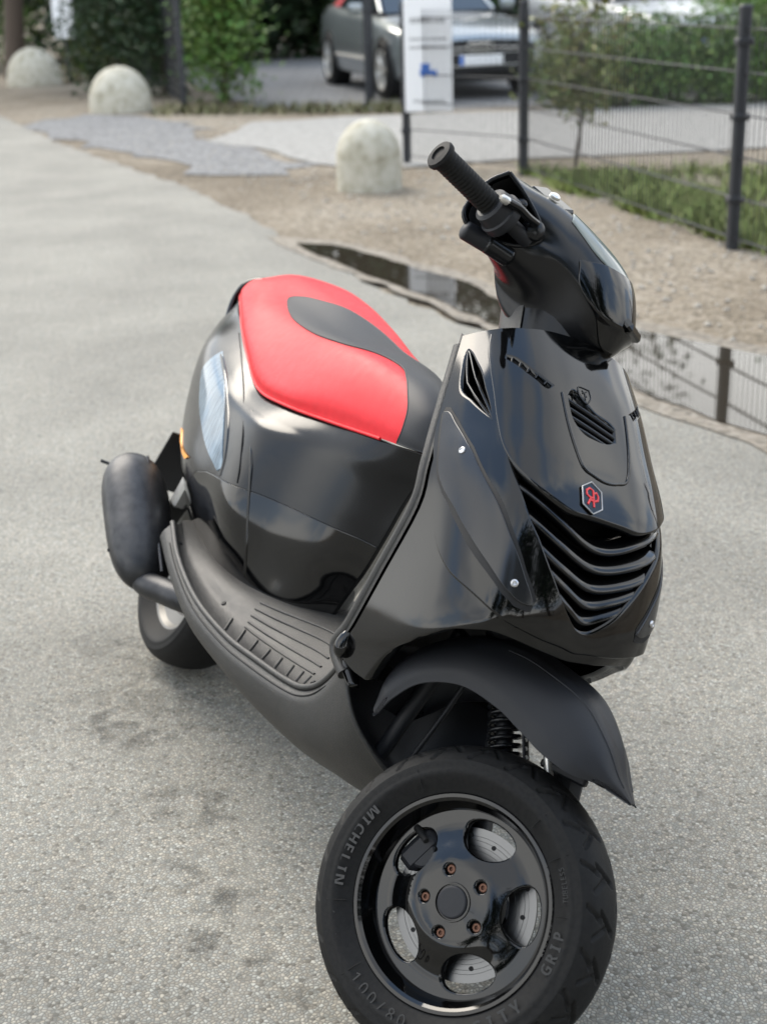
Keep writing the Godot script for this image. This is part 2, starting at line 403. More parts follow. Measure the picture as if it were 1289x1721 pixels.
func resampled(o: PackedVector2Array, step: float, round_it := false) -> PackedVector2Array:
	var out := PackedVector2Array()
	var n := o.size()
	for i in n:
		var a := o[i]
		var b := o[(i + 1) % n]
		var p := o[(i - 1 + n) % n]
		var q := o[(i + 2) % n]
		if (a - p).normalized().dot((b - a).normalized()) < 0.55:
			p = a - (b - a)
		if (b - a).normalized().dot((q - b).normalized()) < 0.55:
			q = b + (b - a)
		var k: int = max(1, int(ceil(a.distance_to(b) / step)))
		var d := a.distance_to(b)
		for s in k:
			var t := float(s) / k
			if round_it:
				out.append(a.cubic_interpolate_in_time(b, p, q, t, d, -a.distance_to(p), d + b.distance_to(q)))
			else:
				out.append(a.lerp(b, t))
	return out

# a panel cut from a net by an outline (and holes), raised by off, with a bevelled edge of depth thick
func sheet(st: SurfaceTool, key: String, shape: PackedVector2Array, holes: Array, off: float, thick: float, cells := Vector2i(60, 60), bevel := 0.0015, round_it := true) -> void:
	var outer := resampled(shape, 0.012, round_it)
	var cut := []
	for h in holes:
		cut.append(resampled(h, 0.012, round_it))
	var lo := outer[0]
	var hi := outer[0]
	for p in outer:
		lo = lo.min(p)
		hi = hi.max(p)
	var d := Vector2((hi.x - lo.x) / cells.x, (hi.y - lo.y) / cells.y)
	var edge := {}
	for ring in [outer] + cut:
		for i in ring.size():
			var a: Vector2 = ring[i]
			var b: Vector2 = ring[(i + 1) % ring.size()]
			for s in 9:
				var q: Vector2 = (a.lerp(b, s / 8.0) - lo) / d
				edge[Vector2i(clampi(int(q.x), 0, cells.x - 1), clampi(int(q.y), 0, cells.y - 1))] = true
	var known := {}
	var place := func(p: Vector2) -> Array:
		var id := Vector2i(int(round(p.x * 20000.0)), int(round(p.y * 20000.0)))
		if not known.has(id):
			var n := normal_on(key, p.x, p.y)
			known[id] = [on(key, p.x, p.y) + n * off, n]
		return known[id]
	var big := 100.0
	var outer_big := PackedVector2Array()
	for p in outer:
		outer_big.append(p * big)
	var cut_big := []
	for h in cut:
		var hb := PackedVector2Array()
		for p in h:
			hb.append(p * big)
		cut_big.append(hb)
	for j in cells.y:
		for i in cells.x:
			var a := lo + d * Vector2(i, j)
			var corners := PackedVector2Array([a, a + Vector2(d.x, 0), a + d, a + Vector2(0, d.y)])
			if edge.has(Vector2i(i, j)):
				var big_cell := PackedVector2Array()
				for p in corners:
					big_cell.append(p * big)
				var pieces := Geometry2D.intersect_polygons(big_cell, outer_big)
				for hb in cut_big:
					var rest: Array[PackedVector2Array] = []
					for piece in pieces:
						rest.append_array(Geometry2D.clip_polygons(piece, hb))
					pieces = rest
				for piece in pieces:
					var idx := Geometry2D.triangulate_polygon(piece)
					for k in range(0, idx.size(), 3):
						var A: Array = place.call(piece[idx[k]] / big)
						var B: Array = place.call(piece[idx[k + 1]] / big)
						var C: Array = place.call(piece[idx[k + 2]] / big)
						tri(st, A[0], B[0], C[0], A[1], B[1], C[1])
			else:
				var mid := a + d * 0.5
				if not Geometry2D.is_point_in_polygon(mid, outer):
					continue
				var inside_hole := false
				for h in cut:
					if Geometry2D.is_point_in_polygon(mid, h):
						inside_hole = true
				if inside_hole:
					continue
				var q := []
				for p in corners:
					q.append(place.call(p))
				quad(st, q[0][0], q[1][0], q[2][0], q[3][0], q[0][1], q[1][1], q[2][1], q[3][1])
	if thick > 0.0:
		var rings := [outer] + cut
		for r in rings.size():
			var ring: PackedVector2Array = rings[r]
			var area := 0.0
			for i in ring.size():
				area += ring[i].cross(ring[(i + 1) % ring.size()])
			var turn := 1.0 if area > 0.0 else -1.0
			if r > 0:
				turn = -turn
			var top := PackedVector3Array()
			var mid := PackedVector3Array()
			var low := PackedVector3Array()
			var ns := PackedVector3Array()
			var outs := PackedVector3Array()
			for i in ring.size() + 1:
				var p := ring[i % ring.size()]
				var t3: Vector3 = on(key, ring[(i + 1) % ring.size()].x, ring[(i + 1) % ring.size()].y) - on(key, ring[(i - 1 + ring.size()) % ring.size()].x, ring[(i - 1 + ring.size()) % ring.size()].y)
				var n := normal_on(key, p.x, p.y)
				var t2: Vector2 = ring[(i + 1) % ring.size()] - ring[(i - 1 + ring.size()) % ring.size()]
				var out2 := Vector2(t2.y, -t2.x).normalized() * turn * 0.004
				var o3 := n.cross(t3).normalized()
				var probe := on(key, p.x + out2.x, p.y + out2.y) - on(key, p.x - out2.x, p.y - out2.y)
				if o3.dot(probe) < 0.0:
					o3 = -o3
				var base := on(key, p.x, p.y)
				top.append(base + n * off)
				mid.append(base + n * (off - bevel) + o3 * bevel)
				low.append(base + n * (off - thick) + o3 * bevel)
				ns.append(n)
				outs.append(o3)
			for i in ring.size():
				var m0 := (ns[i] + outs[i]).normalized()
				var m1 := (ns[i + 1] + outs[i + 1]).normalized()
				quad(st, top[i], top[i + 1], mid[i + 1], mid[i], ns[i], ns[i + 1], m1, m0)
				quad(st, mid[i], mid[i + 1], low[i + 1], low[i], m0, m1, outs[i + 1], outs[i])

# a whole piece of a net as a grid
func patch(st: SurfaceTool, key: String, u0: float, u1: float, v0: float, v1: float, nu: int, nv: int, off := 0.0) -> void:
	var pts := []
	var ns := []
	for j in nv + 1:
		var row := PackedVector3Array()
		var nrow := PackedVector3Array()
		for i in nu + 1:
			var u := lerpf(u0, u1, float(i) / nu)
			var v := lerpf(v0, v1, float(j) / nv)
			var n := normal_on(key, u, v)
			row.append(on(key, u, v) + n * off)
			nrow.append(n)
		pts.append(row)
		ns.append(nrow)
	for j in nv:
		for i in nu:
			quad(st, pts[j][i], pts[j][i + 1], pts[j + 1][i + 1], pts[j + 1][i], ns[j][i], ns[j][i + 1], ns[j + 1][i + 1], ns[j + 1][i])

# a bead laid along a line on a net
func bead(st: SurfaceTool, key: String, line: PackedVector2Array, radius: float, off: float, sides := 8) -> void:
	var pts := []
	for p in line:
		pts.append(raised(key, p, off))
	tube(st, smooth_line(pts, 5), radius, sides)

# front of the wheel disc: u, v in units of 0.12 m across the wheel
func rim_face(u: float, v: float) -> Vector3:
	var r := Vector2(u, v).length() * 0.12
	var z := 0.030 - 0.020 * smoothstep(0.045, 0.105, r) + 0.003 * (1.0 - smoothstep(0.0, 0.05, r))
	return Vector3(u * 0.12, v * 0.12, z)

# ------------------------------------------------------------------ materials
var M := {}

func srgb(r: float, g: float, b: float) -> Color:
	return Color(r, g, b).linear_to_srgb()

func noise_texture(size: int, freq: float, ramp: Array, sd: int, kind := FastNoiseLite.TYPE_SIMPLEX_SMOOTH, octaves := 3, as_normal := false, bump := 4.0) -> NoiseTexture2D:
	var n := FastNoiseLite.new()
	n.seed = sd
	n.noise_type = kind
	n.frequency = freq
	n.fractal_octaves = octaves
	if kind == FastNoiseLite.TYPE_CELLULAR:
		n.cellular_return_type = FastNoiseLite.RETURN_CELL_VALUE
		n.cellular_jitter = 1.0
		n.fractal_type = FastNoiseLite.FRACTAL_NONE
	var t := NoiseTexture2D.new()
	t.width = size
	t.height = size
	t.seamless = true
	t.generate_mipmaps = false
	t.noise = n
	if as_normal:
		t.as_normal_map = true
		t.bump_strength = bump
	elif ramp.size() > 0:
		var g := Gradient.new()
		g.offsets = PackedFloat32Array(ramp.map(func(e): return e[0]))
		g.colors = PackedColorArray(ramp.map(func(e): return e[1]))
		t.color_ramp = g
	return t

# exposed aggregate: pale stones of different tones set in darker binder; returns colour and relief
func aggregate_pictures(size: int, freq: float, sd: int) -> Array:
	var n := FastNoiseLite.new()
	n.seed = sd
	n.noise_type = FastNoiseLite.TYPE_CELLULAR
	n.frequency = freq
	n.fractal_type = FastNoiseLite.FRACTAL_NONE
	n.cellular_distance_function = FastNoiseLite.DISTANCE_EUCLIDEAN
	n.cellular_return_type = FastNoiseLite.RETURN_CELL_VALUE
	var cell := n.get_seamless_image(size, size, false, false, 0.08).get_data()
	n.cellular_return_type = FastNoiseLite.RETURN_DISTANCE2_SUB
	var gap := n.get_seamless_image(size, size, false, false, 0.08).get_data()
	var out := PackedByteArray()
	out.resize(size * size * 3)
	var relief := PackedByteArray()
	relief.resize(size * size)
	for i in size * size:
		var c := cell[i] / 255.0
		var g := clampf(gap[i] / 255.0 * 1.9, 0.0, 1.0)
		var stone := 0.72 + 0.28 * c
		if c < 0.045:
			stone = 0.58
		var v := lerpf(0.56, stone, sqrt(g))
		var warm := 0.016 * sin(c * 37.0)
		out[i * 3] = int(255.0 * clampf(v * (1.0 + warm), 0.0, 1.0))
		out[i * 3 + 1] = int(255.0 * v * 0.995)
		out[i * 3 + 2] = int(255.0 * clampf(v * (0.965 - warm), 0.0, 1.0))
		relief[i] = int(255.0 * clampf(g * (0.6 + 0.4 * c), 0.0, 1.0))
	var bump := Image.create_from_data(size, size, false, Image.FORMAT_L8, relief)
	bump.convert(Image.FORMAT_RGBA8)
	bump.bump_map_to_normal_map(2.2)
	return [ImageTexture.create_from_image(Image.create_from_data(size, size, false, Image.FORMAT_RGB8, out)), ImageTexture.create_from_image(bump)]

func plain(color: Color, rough: float, metal := 0.0) -> StandardMaterial3D:
	var m := StandardMaterial3D.new()
	m.albedo_color = color.linear_to_srgb()
	m.roughness = rough
	m.metallic = metal
	m.cull_mode = BaseMaterial3D.CULL_DISABLED
	return m

func triplanar(m: StandardMaterial3D, scale: float, world := false) -> StandardMaterial3D:
	m.uv1_triplanar = true
	m.uv1_world_triplanar = world
	m.uv1_scale = Vector3.ONE * scale
	return m

func grey(v: float) -> Color:
	return Color(v, v, v)

func make_materials() -> void:
	# paint: deep black under lacquer, a little uneven
	var m := plain(Color(0.0075, 0.0078, 0.0085), 0.085)
	m.albedo_texture = noise_texture(1024, 0.35, [[0.0, grey(0.5)], [0.72, grey(0.52)], [0.86, grey(0.75)], [1.0, Color(1.0, 0.98, 0.95)]], 2, FastNoiseLite.TYPE_SIMPLEX_SMOOTH, 2)
	m.roughness_texture = noise_texture(512, 0.012, [[0.0, grey(0.55)], [0.5, grey(0.75)], [1.0, grey(1.0)]], 3, FastNoiseLite.TYPE_SIMPLEX_SMOOTH, 5)
	m.metallic_specular = 0.5
	M.paint = triplanar(m, 3.0)
	m = plain(Color(0.0075, 0.008, 0.009), 0.24)
	m.roughness_texture = noise_texture(512, 0.02, [[0.0, grey(0.7)], [1.0, grey(1.0)]], 5, FastNoiseLite.TYPE_SIMPLEX_SMOOTH, 5)
	m.metallic_specular = 0.4
	M.satin = triplanar(m, 4.0)
	m = plain(Color(0.014, 0.0150, 0.0180), 0.50)
	m.normal_enabled = true
	m.normal_texture = noise_texture(512, 0.12, [], 11, FastNoiseLite.TYPE_SIMPLEX_SMOOTH, 2, true, 2.0)
	m.normal_scale = 0.25
	m.metallic_specular = 0.4
	M.matte = triplanar(m, 8.0)
	# grained plastic of tray and skirt, scuffed
	m = plain(Color(0.024, 0.0236, 0.0225), 0.45)
	m.albedo_texture = noise_texture(512, 0.02, [[0.0, grey(0.75)], [0.55, grey(0.9)], [0.8, Color(1.0, 0.98, 0.93)], [1.0, Color(1.0, 0.95, 0.85)]], 21, FastNoiseLite.TYPE_SIMPLEX_SMOOTH, 5)
	m.normal_enabled = true
	m.normal_texture = noise_texture(512, 0.25, [], 13, FastNoiseLite.TYPE_SIMPLEX_SMOOTH, 2, true, 5.0)
	m.normal_scale = 0.5
	m.metallic_specular = 0.5
	M.plastic = triplanar(m, 6.0)
	m = plain(Color(0.0145, 0.0145, 0.0145), 0.62)
	m.albedo_texture = noise_texture(512, 0.03, [[0.0, grey(0.7)], [0.6, grey(0.92)], [1.0, Color(1.0, 0.96, 0.88)]], 31, FastNoiseLite.TYPE_SIMPLEX_SMOOTH, 5)
	m.normal_enabled = true
	m.normal_texture = noise_texture(512, 0.2, [], 15, FastNoiseLite.TYPE_SIMPLEX_SMOOTH, 2, true, 3.0)
	m.normal_scale = 0.3
	m.metallic_specular = 0.3
	M.rubber = triplanar(m, 7.0)
	M.print_rubber = plain(Color(0.022, 0.022, 0.0216), 0.62)
	m = plain(Color(0.0055, 0.0058, 0.0065), 0.24)
	m.metallic_specular = 0.45
	M.shell = m
	# seat covers: grained vinyl
	m = plain(Color(0.70, 0.022, 0.032), 0.5)
	m.metallic_specular = 0.3
	m.normal_enabled = true
	m.normal_texture = noise_texture(512, 0.3, [], 41, FastNoiseLite.TYPE_SIMPLEX_SMOOTH, 2, true, 3.0)
	m.normal_scale = 0.35
	m.roughness_texture = noise_texture(512, 0.01, [[0.0, grey(0.7)], [1.0, grey(1.0)]], 43, FastNoiseLite.TYPE_SIMPLEX_SMOOTH, 4)
	m.albedo_texture = noise_texture(512, 0.008, [[0.0, Color(0.93, 0.9, 0.9)], [1.0, grey(1.0)]], 44, FastNoiseLite.TYPE_SIMPLEX_SMOOTH, 5)
	M.red_vinyl = triplanar(m, 8.0)
	m = plain(Color(0.020, 0.021, 0.024), 0.5)
	m.metallic_specular = 0.4
	m.normal_enabled = true
	m.normal_texture = M.red_vinyl.normal_texture
	m.normal_scale = 0.22
	M.black_vinyl = triplanar(m, 8.0)
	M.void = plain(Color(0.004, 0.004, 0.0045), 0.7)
	M.steel = plain(Color(0.55, 0.55, 0.56), 0.32, 1.0)
	M.disc_steel = plain(Color(0.15, 0.15, 0.15), 0.32, 1.0)
	M.worn_steel = plain(Color(0.40, 0.39, 0.38), 0.42, 1.0)
	m = plain(Color(0.20, 0.10, 0.065), 0.6, 0.5)
	M.rust = m
	# exhaust: dull burnt steel
	m = plain(Color(0.075, 0.077, 0.082), 0.45, 0.85)
	m.albedo_texture = noise_texture(512, 0.012, [[0.0, grey(0.65)], [0.5, grey(0.85)], [1.0, Color(1.0, 0.98, 0.95)]], 51, FastNoiseLite.TYPE_SIMPLEX_SMOOTH, 5)
	M.exhaust = triplanar(m, 5.0)
	M.amber = plain(Color(0.85, 0.33, 0.02), 0.25)
	M.red_enamel = plain(Color(0.75, 0.03, 0.035), 0.3)
	m = plain(Color(0.20, 0.225, 0.21), 0.10)
	M.lens = m
	# clear rear lamp lens with fluted inside
	m = plain(Color(0.20, 0.25, 0.29), 0.08)
	m.albedo_texture = noise_texture(256, 0.05, [[0.0, Color(0.35, 0.40, 0.47)], [0.5, Color(0.78, 0.84, 0.88)], [1.0, Color(1, 1, 1)]], 57)
	m.uv1_triplanar = true
	m.uv1_scale = Vector3(16, 1.2, 16)
	M.clear_lens = m
	m = plain(Color(0.015, 0.0155, 0.017), 0.2)
	m.roughness_texture = noise_texture(512, 0.006, [[0.0, grey(0.5)], [0.5, grey(0.9)], [1.0, grey(1.0)]], 58, FastNoiseLite.TYPE_SIMPLEX_SMOOTH, 5)
	M.strip = triplanar(m, 3.0)
	M.silver_paint = plain(Color(0.55, 0.56, 0.57), 0.3, 0.5)
	M.alloy = plain(Color(0.62, 0.61, 0.58), 0.35, 0.8)
	M.dull_alloy = plain(Color(0.16, 0.158, 0.15), 0.45, 0.7)

# ------------------------------------------------------------------ the scooter
func steered() -> Transform3D:
	var axis := Vector3(-sin(RAKE), cos(RAKE), 0.0)
	var b := Basis(axis, STEER)
	return Transform3D(b, HUB - b * HUB)

func build_scooter() -> Node3D:
	var s := thing("motor_scooter", SCOOTER_AT, "black motor scooter with red and black seat leaning on the asphalt road", "scooter")
	s.transform = Transform3D(Basis(SCOOTER_X, SCOOTER_Y, SCOOTER_Z), SCOOTER_AT)
	build_shield(s)
	build_tray(s)
	build_rear(s)
	build_seat(s)
	build_exhaust(s)
	build_rear_wheel(s)
	build_front_wheel(s)
	build_fork(s)
	build_fender(s)
	build_handlebar(s)
	return s

func build_shield(s: Node3D) -> void:
	var grille := both_sides(outline("grille"))
	var vent := outline("vent")
	var vents := [vent, mirrored(vent)]
	var st := begin()
	sheet(st, "shield", both_sides(outline("apron")), [grille] + vents, 0.0, 0.02, Vector2i(130, 90), 0.002)
	var apron := obj("front_apron", st.commit(), M.paint, s)
	st = begin()
	sheet(st, "shield", both_sides(outline("panel")), [grille] + vents, 0.009, 0.0085, Vector2i(120, 90), 0.004)
	obj("front_panel", st.commit(), M.paint, apron)
	var gill := outline("gill")
	st = begin()
	sheet(st, "shield", both_sides(outline("hood")), [gill, mirrored(gill), both_sides_horn()], 0.0165, 0.016, Vector2i(110, 80), 0.0025)
	var hood := obj("hood", st.commit(), M.paint, s)
	# ribs in the two side gills of the hood
	for side in [1.0, -1.0]:
		for k in 5:
			var t := 0.14 + 0.18 * k
			var a := gill[0].lerp(gill[3], t)
			var b := gill[7].lerp(gill[4], t)
			a.x *= side
			b.x *= side
			st = begin()
			tube(st, PackedVector3Array([raised("shield", a, 0.014), raised("shield", b, 0.014)]), 0.0016, 6)
			obj("gill_rib", st.commit(), M.satin, hood)
	# slats of the horn opening
	for k in 4:
		var v := 0.194 + 0.022 * k
		var pts := []
		for i in 7:
			var u := lerpf(0.178, -0.125, i / 6.0)
			pts.append(raised("shield", Vector2(u, v + 0.008 - 0.14 * u), 0.0115))
		st = begin()
		tube(st, smooth_line(pts, 4), 0.0035, 8)
		obj("horn_slat", st.commit(), M.satin, hood)
	# crease beads that run down to a point above the badge
	for side in [1.0, -1.0]:
		var line := outline("groove_right")
		for i in line.size():
			line[i].x *= side
		st = begin()
		bead(st, "shield", line, 0.0022, 0.0168)
		obj("crease", st.commit(), M.paint, hood)
	# small crest
	var c := outline("crest")[0]
	var crest_line := PackedVector2Array()
	for q in [[-0.045, -0.018], [0.045, -0.018], [0.05, 0.004], [0.03, 0.02], [0, 0.03], [-0.03, 0.02], [-0.05, 0.004], [-0.045, -0.018]]:
		crest_line.append(c + Vector2(q[0] * 0.8, q[1] * 0.8))
	st = begin()
	bead(st, "shield", crest_line, 0.0011, 0.0168, 6)
	for q in [[[-0.02, -0.01], [0.02, 0.0]], [[0.02, -0.01], [-0.015, 0.008]], [[0.0, 0.0], [0.0, 0.018]]]:
		var l := PackedVector2Array([c + Vector2(q[0][0], q[0][1]) * 0.8, c + Vector2(q[1][0], q[1][1]) * 0.8])
		bead(st, "shield", l, 0.0009, 0.0168, 6)
	obj("crest", st.commit(), M.satin, hood)
	build_badge(s)
	# dark inside of the grille and of the vents
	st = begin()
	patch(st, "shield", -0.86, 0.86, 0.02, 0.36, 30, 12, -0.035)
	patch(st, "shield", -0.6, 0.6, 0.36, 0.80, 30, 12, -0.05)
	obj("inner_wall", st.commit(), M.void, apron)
	for k in 5:
		var half := outline("bar%d" % k)
		var uv := PackedVector2Array(half)
		for i in range(1, -1, -1):
			uv.append(Vector2(-half[i].x, half[i].y))
		st = begin()
		var rows := []
		for i in 49:
			var t := i / 48.0 * (uv.size() - 1)
			var a: int = min(int(t), uv.size() - 2)
			var q := uv[a].cubic_interpolate(uv[a + 1], uv[max(a - 1, 0)], uv[min(a + 2, uv.size() - 1)], t - a)
			var n := normal_on("shield", q.x, q.y)
			var up := (on("shield", q.x, q.y - 0.02) - on("shield", q.x, q.y + 0.02)).normalized()
			var p := on("shield", q.x, q.y) - n * 0.016
			var row := PackedVector3Array()
			for e in 13:
				var w := TAU * e / 12.0
				row.append(p + n * cos(w) * 0.022 + up * (sin(w) * 0.0105 - cos(w) * 0.012))
			rows.append(row)
		grid(st, rows, false, true)
		obj("grille_bar", st.commit(), M.paint, s)
	for side in [1.0, -1.0]:
		for f in [0.33, 0.66]:
			var rows := []
			for i in 9:
				var t := i / 8.0
				var a := vent[0].lerp(vent[6], t) if t < 0.02 else vent_edge(vent, t, f)
				a.x *= side
				rows.append(PackedVector3Array([raised("shield", a, 0.006), raised("shield", a, -0.03)]))
			st = begin()
			grid(st, rows)
			var fin_edge := PackedVector3Array()
			for r in rows:
				fin_edge.append(r[0])
			tube(st, fin_edge, 0.002, 8)
			obj("vent_fin", st.commit(), M.paint, apron)
	# screwed side strips
	for side in [1.0, -1.0]:
		var o := outline("strip")
		if side < 0.0:
			o = mirrored(o)
		var wide := Geometry2D.offset_polygon(o, 0.017, Geometry2D.JOIN_ROUND)
		st = begin()
		sheet(st, "shield", wide[0], [], 0.0095, 0.0, Vector2i(40, 60), 0.0, false)
		obj("strip_gap", st.commit(), M.void, s)
		st = begin()
		sheet(st, "shield", o, [], 0.012, 0.0026, Vector2i(40, 60), 0.0012, true)
		var strip := obj("side_strip", st.commit(), M.strip, s)
		for w in ["screw_high", "screw_low"]:
			var q := outline(w)[0]
			q.x *= side
			var n := normal_on("shield", q.x, q.y)
			var p := raised("shield", q, 0.012)
			st = begin()
			lathe(st, [Vector2(0, 0.0052), Vector2(0.0016, 0.0048), Vector2(0.0024, 0.0032), Vector2(0.0012, 0.0026), Vector2(0.0006, 0.0)], p, n, 14)
			obj("screw", st.commit(), M.steel, strip)
	# inner leg shield with the flange round its edge
	var rows := []
	for j in 33:
		var v := j / 32.0
		var e := on("shield", 1.0, v)
		var row := PackedVector3Array()
		var c0 := Vector3(e.x - 0.045 - 0.02 * v, e.y, 0.0)
		for side in [1.0, -1.0]:
			var k := Vector3(1, 1, side)
			var part := [e * k + Vector3(0.006, 0.0, 0.002 * side), e * k + Vector3(-0.004, 0.002, 0.003 * side), e * k + Vector3(-0.016, 0.002, -0.003 * side), e * k + Vector3(-0.022, 0.0, -0.012 * side), Vector3(c0.x + 0.012, e.y, e.z * 0.55 * side)]
			if side < 0.0:
				part.reverse()
			for p in part:
				row.append(p)
			if side > 0.0:
				row.append(c0)
		rows.append(row)
	st = begin()
	grid(st, rows)
	obj("inner_leg_shield", st.commit(), M.plastic, s)
	for side in [1.0, -1.0]:
		var trim := []
		for j in 25:
			var e := on("shield", 1.0, lerpf(0.03, 0.97, j / 24.0))
			trim.append(Vector3(e.x - 0.009, e.y, (e.z - 0.004) * side))
		st = begin()
		tube(st, smooth_line(trim, 2), 0.0105, 12)
		obj("edge_trim", st.commit(), M.plastic, s)
	# bag hook lug on the shield's lower corner
	st = begin()
	var hook := smooth_line([Vector3(0.905, 0.452, 0.153), Vector3(0.912, 0.435, 0.16), Vector3(0.914, 0.415, 0.162), Vector3(0.914, 0.402, 0.156)], 6)
	tube(st, hook, [0.004, 0.005, 0.006, 0.007, 0.0075, 0.008, 0.009, 0.010, 0.011, 0.012, 0.0125, 0.013, 0.013, 0.0125, 0.012, 0.011, 0.009, 0.007, 0.004], 14)
	obj("corner_lug", st.commit(), M.paint, s)

func vent_edge(vent: PackedVector2Array, t: float, f: float) -> Vector2:
	var outer := [vent[0], vent[1], vent[2], vent[3], vent[4], vent[5], vent[6]]
	var inner := [vent[0], vent[11], vent[10], vent[9], vent[8], vent[7], vent[6]]
	var k := t * 6.0
	var i: int = min(int(k), 5)
	var a: Vector2 = outer[i].lerp(outer[i + 1], k - i)
	var b: Vector2 = inner[i].lerp(inner[i + 1], k - i)
	return a.lerp(b, f)

func both_sides_horn() -> PackedVector2Array:
	return PackedVector2Array([Vector2(0.17, 0.156), Vector2(0.0, 0.192), Vector2(-0.10, 0.208), Vector2(-0.125, 0.218), Vector2(-0.115, 0.258), Vector2(-0.06, 0.272), Vector2(0.03, 0.276), Vector2(0.12, 0.262), Vector2(0.165, 0.23), Vector2(0.187, 0.17)])

func build_badge(s: Node3D) -> void:
	var q := outline("badge")[0]
	var n := normal_on("shield", q.x, q.y)
	var across := Vector3(0, 0, -1)
	var up := n.cross(across).normalized()
	if up.y < 0.0:
		up = -up
	var t := Transform3D(Basis(across, up, n), raised("shield", q, 0.0165))
	var b := knot("badge", s, t)
	var hex := []
	for p in [[0, 0.024], [0.0165, 0.013], [0.0165, -0.013], [0, -0.024], [-0.0165, -0.013], [-0.0165, 0.013]]:
		hex.append(Vector3(p[0], p[1], 0))
	var st := begin()
	for k in 6:
		var a: Vector3 = hex[k]
		var c: Vector3 = hex[(k + 1) % 6]
		var z := Vector3(0, 0, 0.0022)
		tri(st, z, a + z, c + z, Vector3.BACK, Vector3.BACK, Vector3.BACK)
		flat_quad(st, a, c, c + z, a + z, a + c)
	obj("plate", st.commit(), M.paint, b)
	st = begin()
	var ring := PackedVector3Array()
	for k in 7:
		ring.append(hex[k % 6] * 0.96 + Vector3(0, 0, 0.0024))
	tube(st, ring, 0.0011, 6)
	obj("rim", st.commit(), M.worn_steel, b)
	st = begin()
	for line in [[[-0.002, -0.013], [-0.002, 0.011], [0.004, 0.013], [0.009, 0.009], [0.009, 0.003], [0.004, 0.0], [-0.002, 0.0]], [[0.002, 0.0], [0.008, -0.011]], [[-0.002, 0.006], [-0.007, 0.009], [-0.010, 0.004], [-0.009, -0.002], [-0.004, -0.004], [0.004, -0.004]]]:
		var pts := PackedVector3Array()
		for p in line:
			pts.append(Vector3(-p[0] * 1.0, p[1], 0.0027))
		tube(st, pts, 0.0017, 6, 0.5, Vector3.BACK)
	obj("emblem", st.commit(), M.red_enamel, b)

func build_tray(s: Node3D) -> void:
	var st := begin()
	patch(st, "floor", 0, 1, 0, 1, 40, 70)
	var tray := obj("floor_tray", st.commit(), M.plastic, s)
	st = begin()
	patch(st, "skirt", 0, 1, 0, 1, 40, 70)
	var skirt := obj("side_skirt", st.commit(), M.plastic, s)
	# rolled lip where tray and skirt meet
	var lip := []
	for k in 41:
		lip.append(on("floor", 1.0, k / 40.0) + Vector3(0, 0.002, 0))
	st = begin()
	tube(st, smooth_line(lip, 2), 0.0055, 10)
	obj("lip", st.commit(), M.plastic, tray)
	# seam on the skirt just under the lip
	var seam := []
	for k in 25:
		seam.append(raised("skirt", Vector2(0.13, 0.05 + 0.78 * k / 24.0), 0.0006))
	st = begin()
	tube(st, smooth_line(seam, 2), 0.0016, 6)
	obj("seam", st.commit(), M.void, skirt)
	# rubber ribs of the foot rest
	for k in 8:
		var v := 0.30 + 0.045 * k
		var pts := []
		for i in 5:
			pts.append(raised("floor", Vector2(lerpf(0.67, 0.93, i / 4.0), v + 0.016 * (i / 4.0)), 0.0002))
		st = begin()
		tube(st, smooth_line(pts, 3), 0.0026, 8)
		obj("tread_rib", st.commit(), M.plastic, tray)
	for k in 5:
		var u := lerpf(0.42, 0.64, k / 4.0)
		var pts := []
		for i in 7:
			pts.append(raised("floor", Vector2(u, lerpf(0.34, 0.62, i / 6.0)), 0.0005))
		st = begin()
		tube(st, smooth_line(pts, 3), 0.0022, 6)
		obj("tread_line", st.commit(), M.plastic, tray)
	for q in [Vector2(0.60, 0.26), Vector2(0.74, 0.06), Vector2(0.72, 0.66)]:
		st = begin()
		lathe(st, [Vector2(0.002, 0.0), Vector2(0.002, 0.004), Vector2(0.0, 0.005)], raised("floor", q, 0.0), normal_on("floor", q.x, q.y), 10)
		obj("screw", st.commit(), M.void, tray)
	# dark shell of the wheel well behind the front wheel, from the skirt's front edge inwards
	var line := [Vector3(0.91, 0.58, 0.145), Vector3(0.90, 0.50, 0.142), Vector3(0.893, 0.44, 0.138)]
	for k in 13:
		line.append(on("skirt", 0.03 + 0.97 * k / 12.0, 1.0))
	var rows := []
	for e in line:
		var row := PackedVector3Array()
		for i in 15:
			var a := lerpf(1.0, -1.0, i / 14.0)
			var deep := 0.055 * (1.0 - pow(absf(a), 4.0))
			row.append(Vector3(e.x - deep, e.y, e.z * a))
		rows.append(row)
	st = begin()
	grid(st, rows)
	obj("wheel_well", st.commit(), M.matte, s)
	st = begin()
	var rim := PackedVector3Array()
	for k in 25:
		rim.append(on("skirt", 0.12 + 0.85 * k / 24.0, 1.0))
	tube(st, rim, 0.004, 8)
	obj("wheel_well_rim", st.commit(), M.plastic, s)

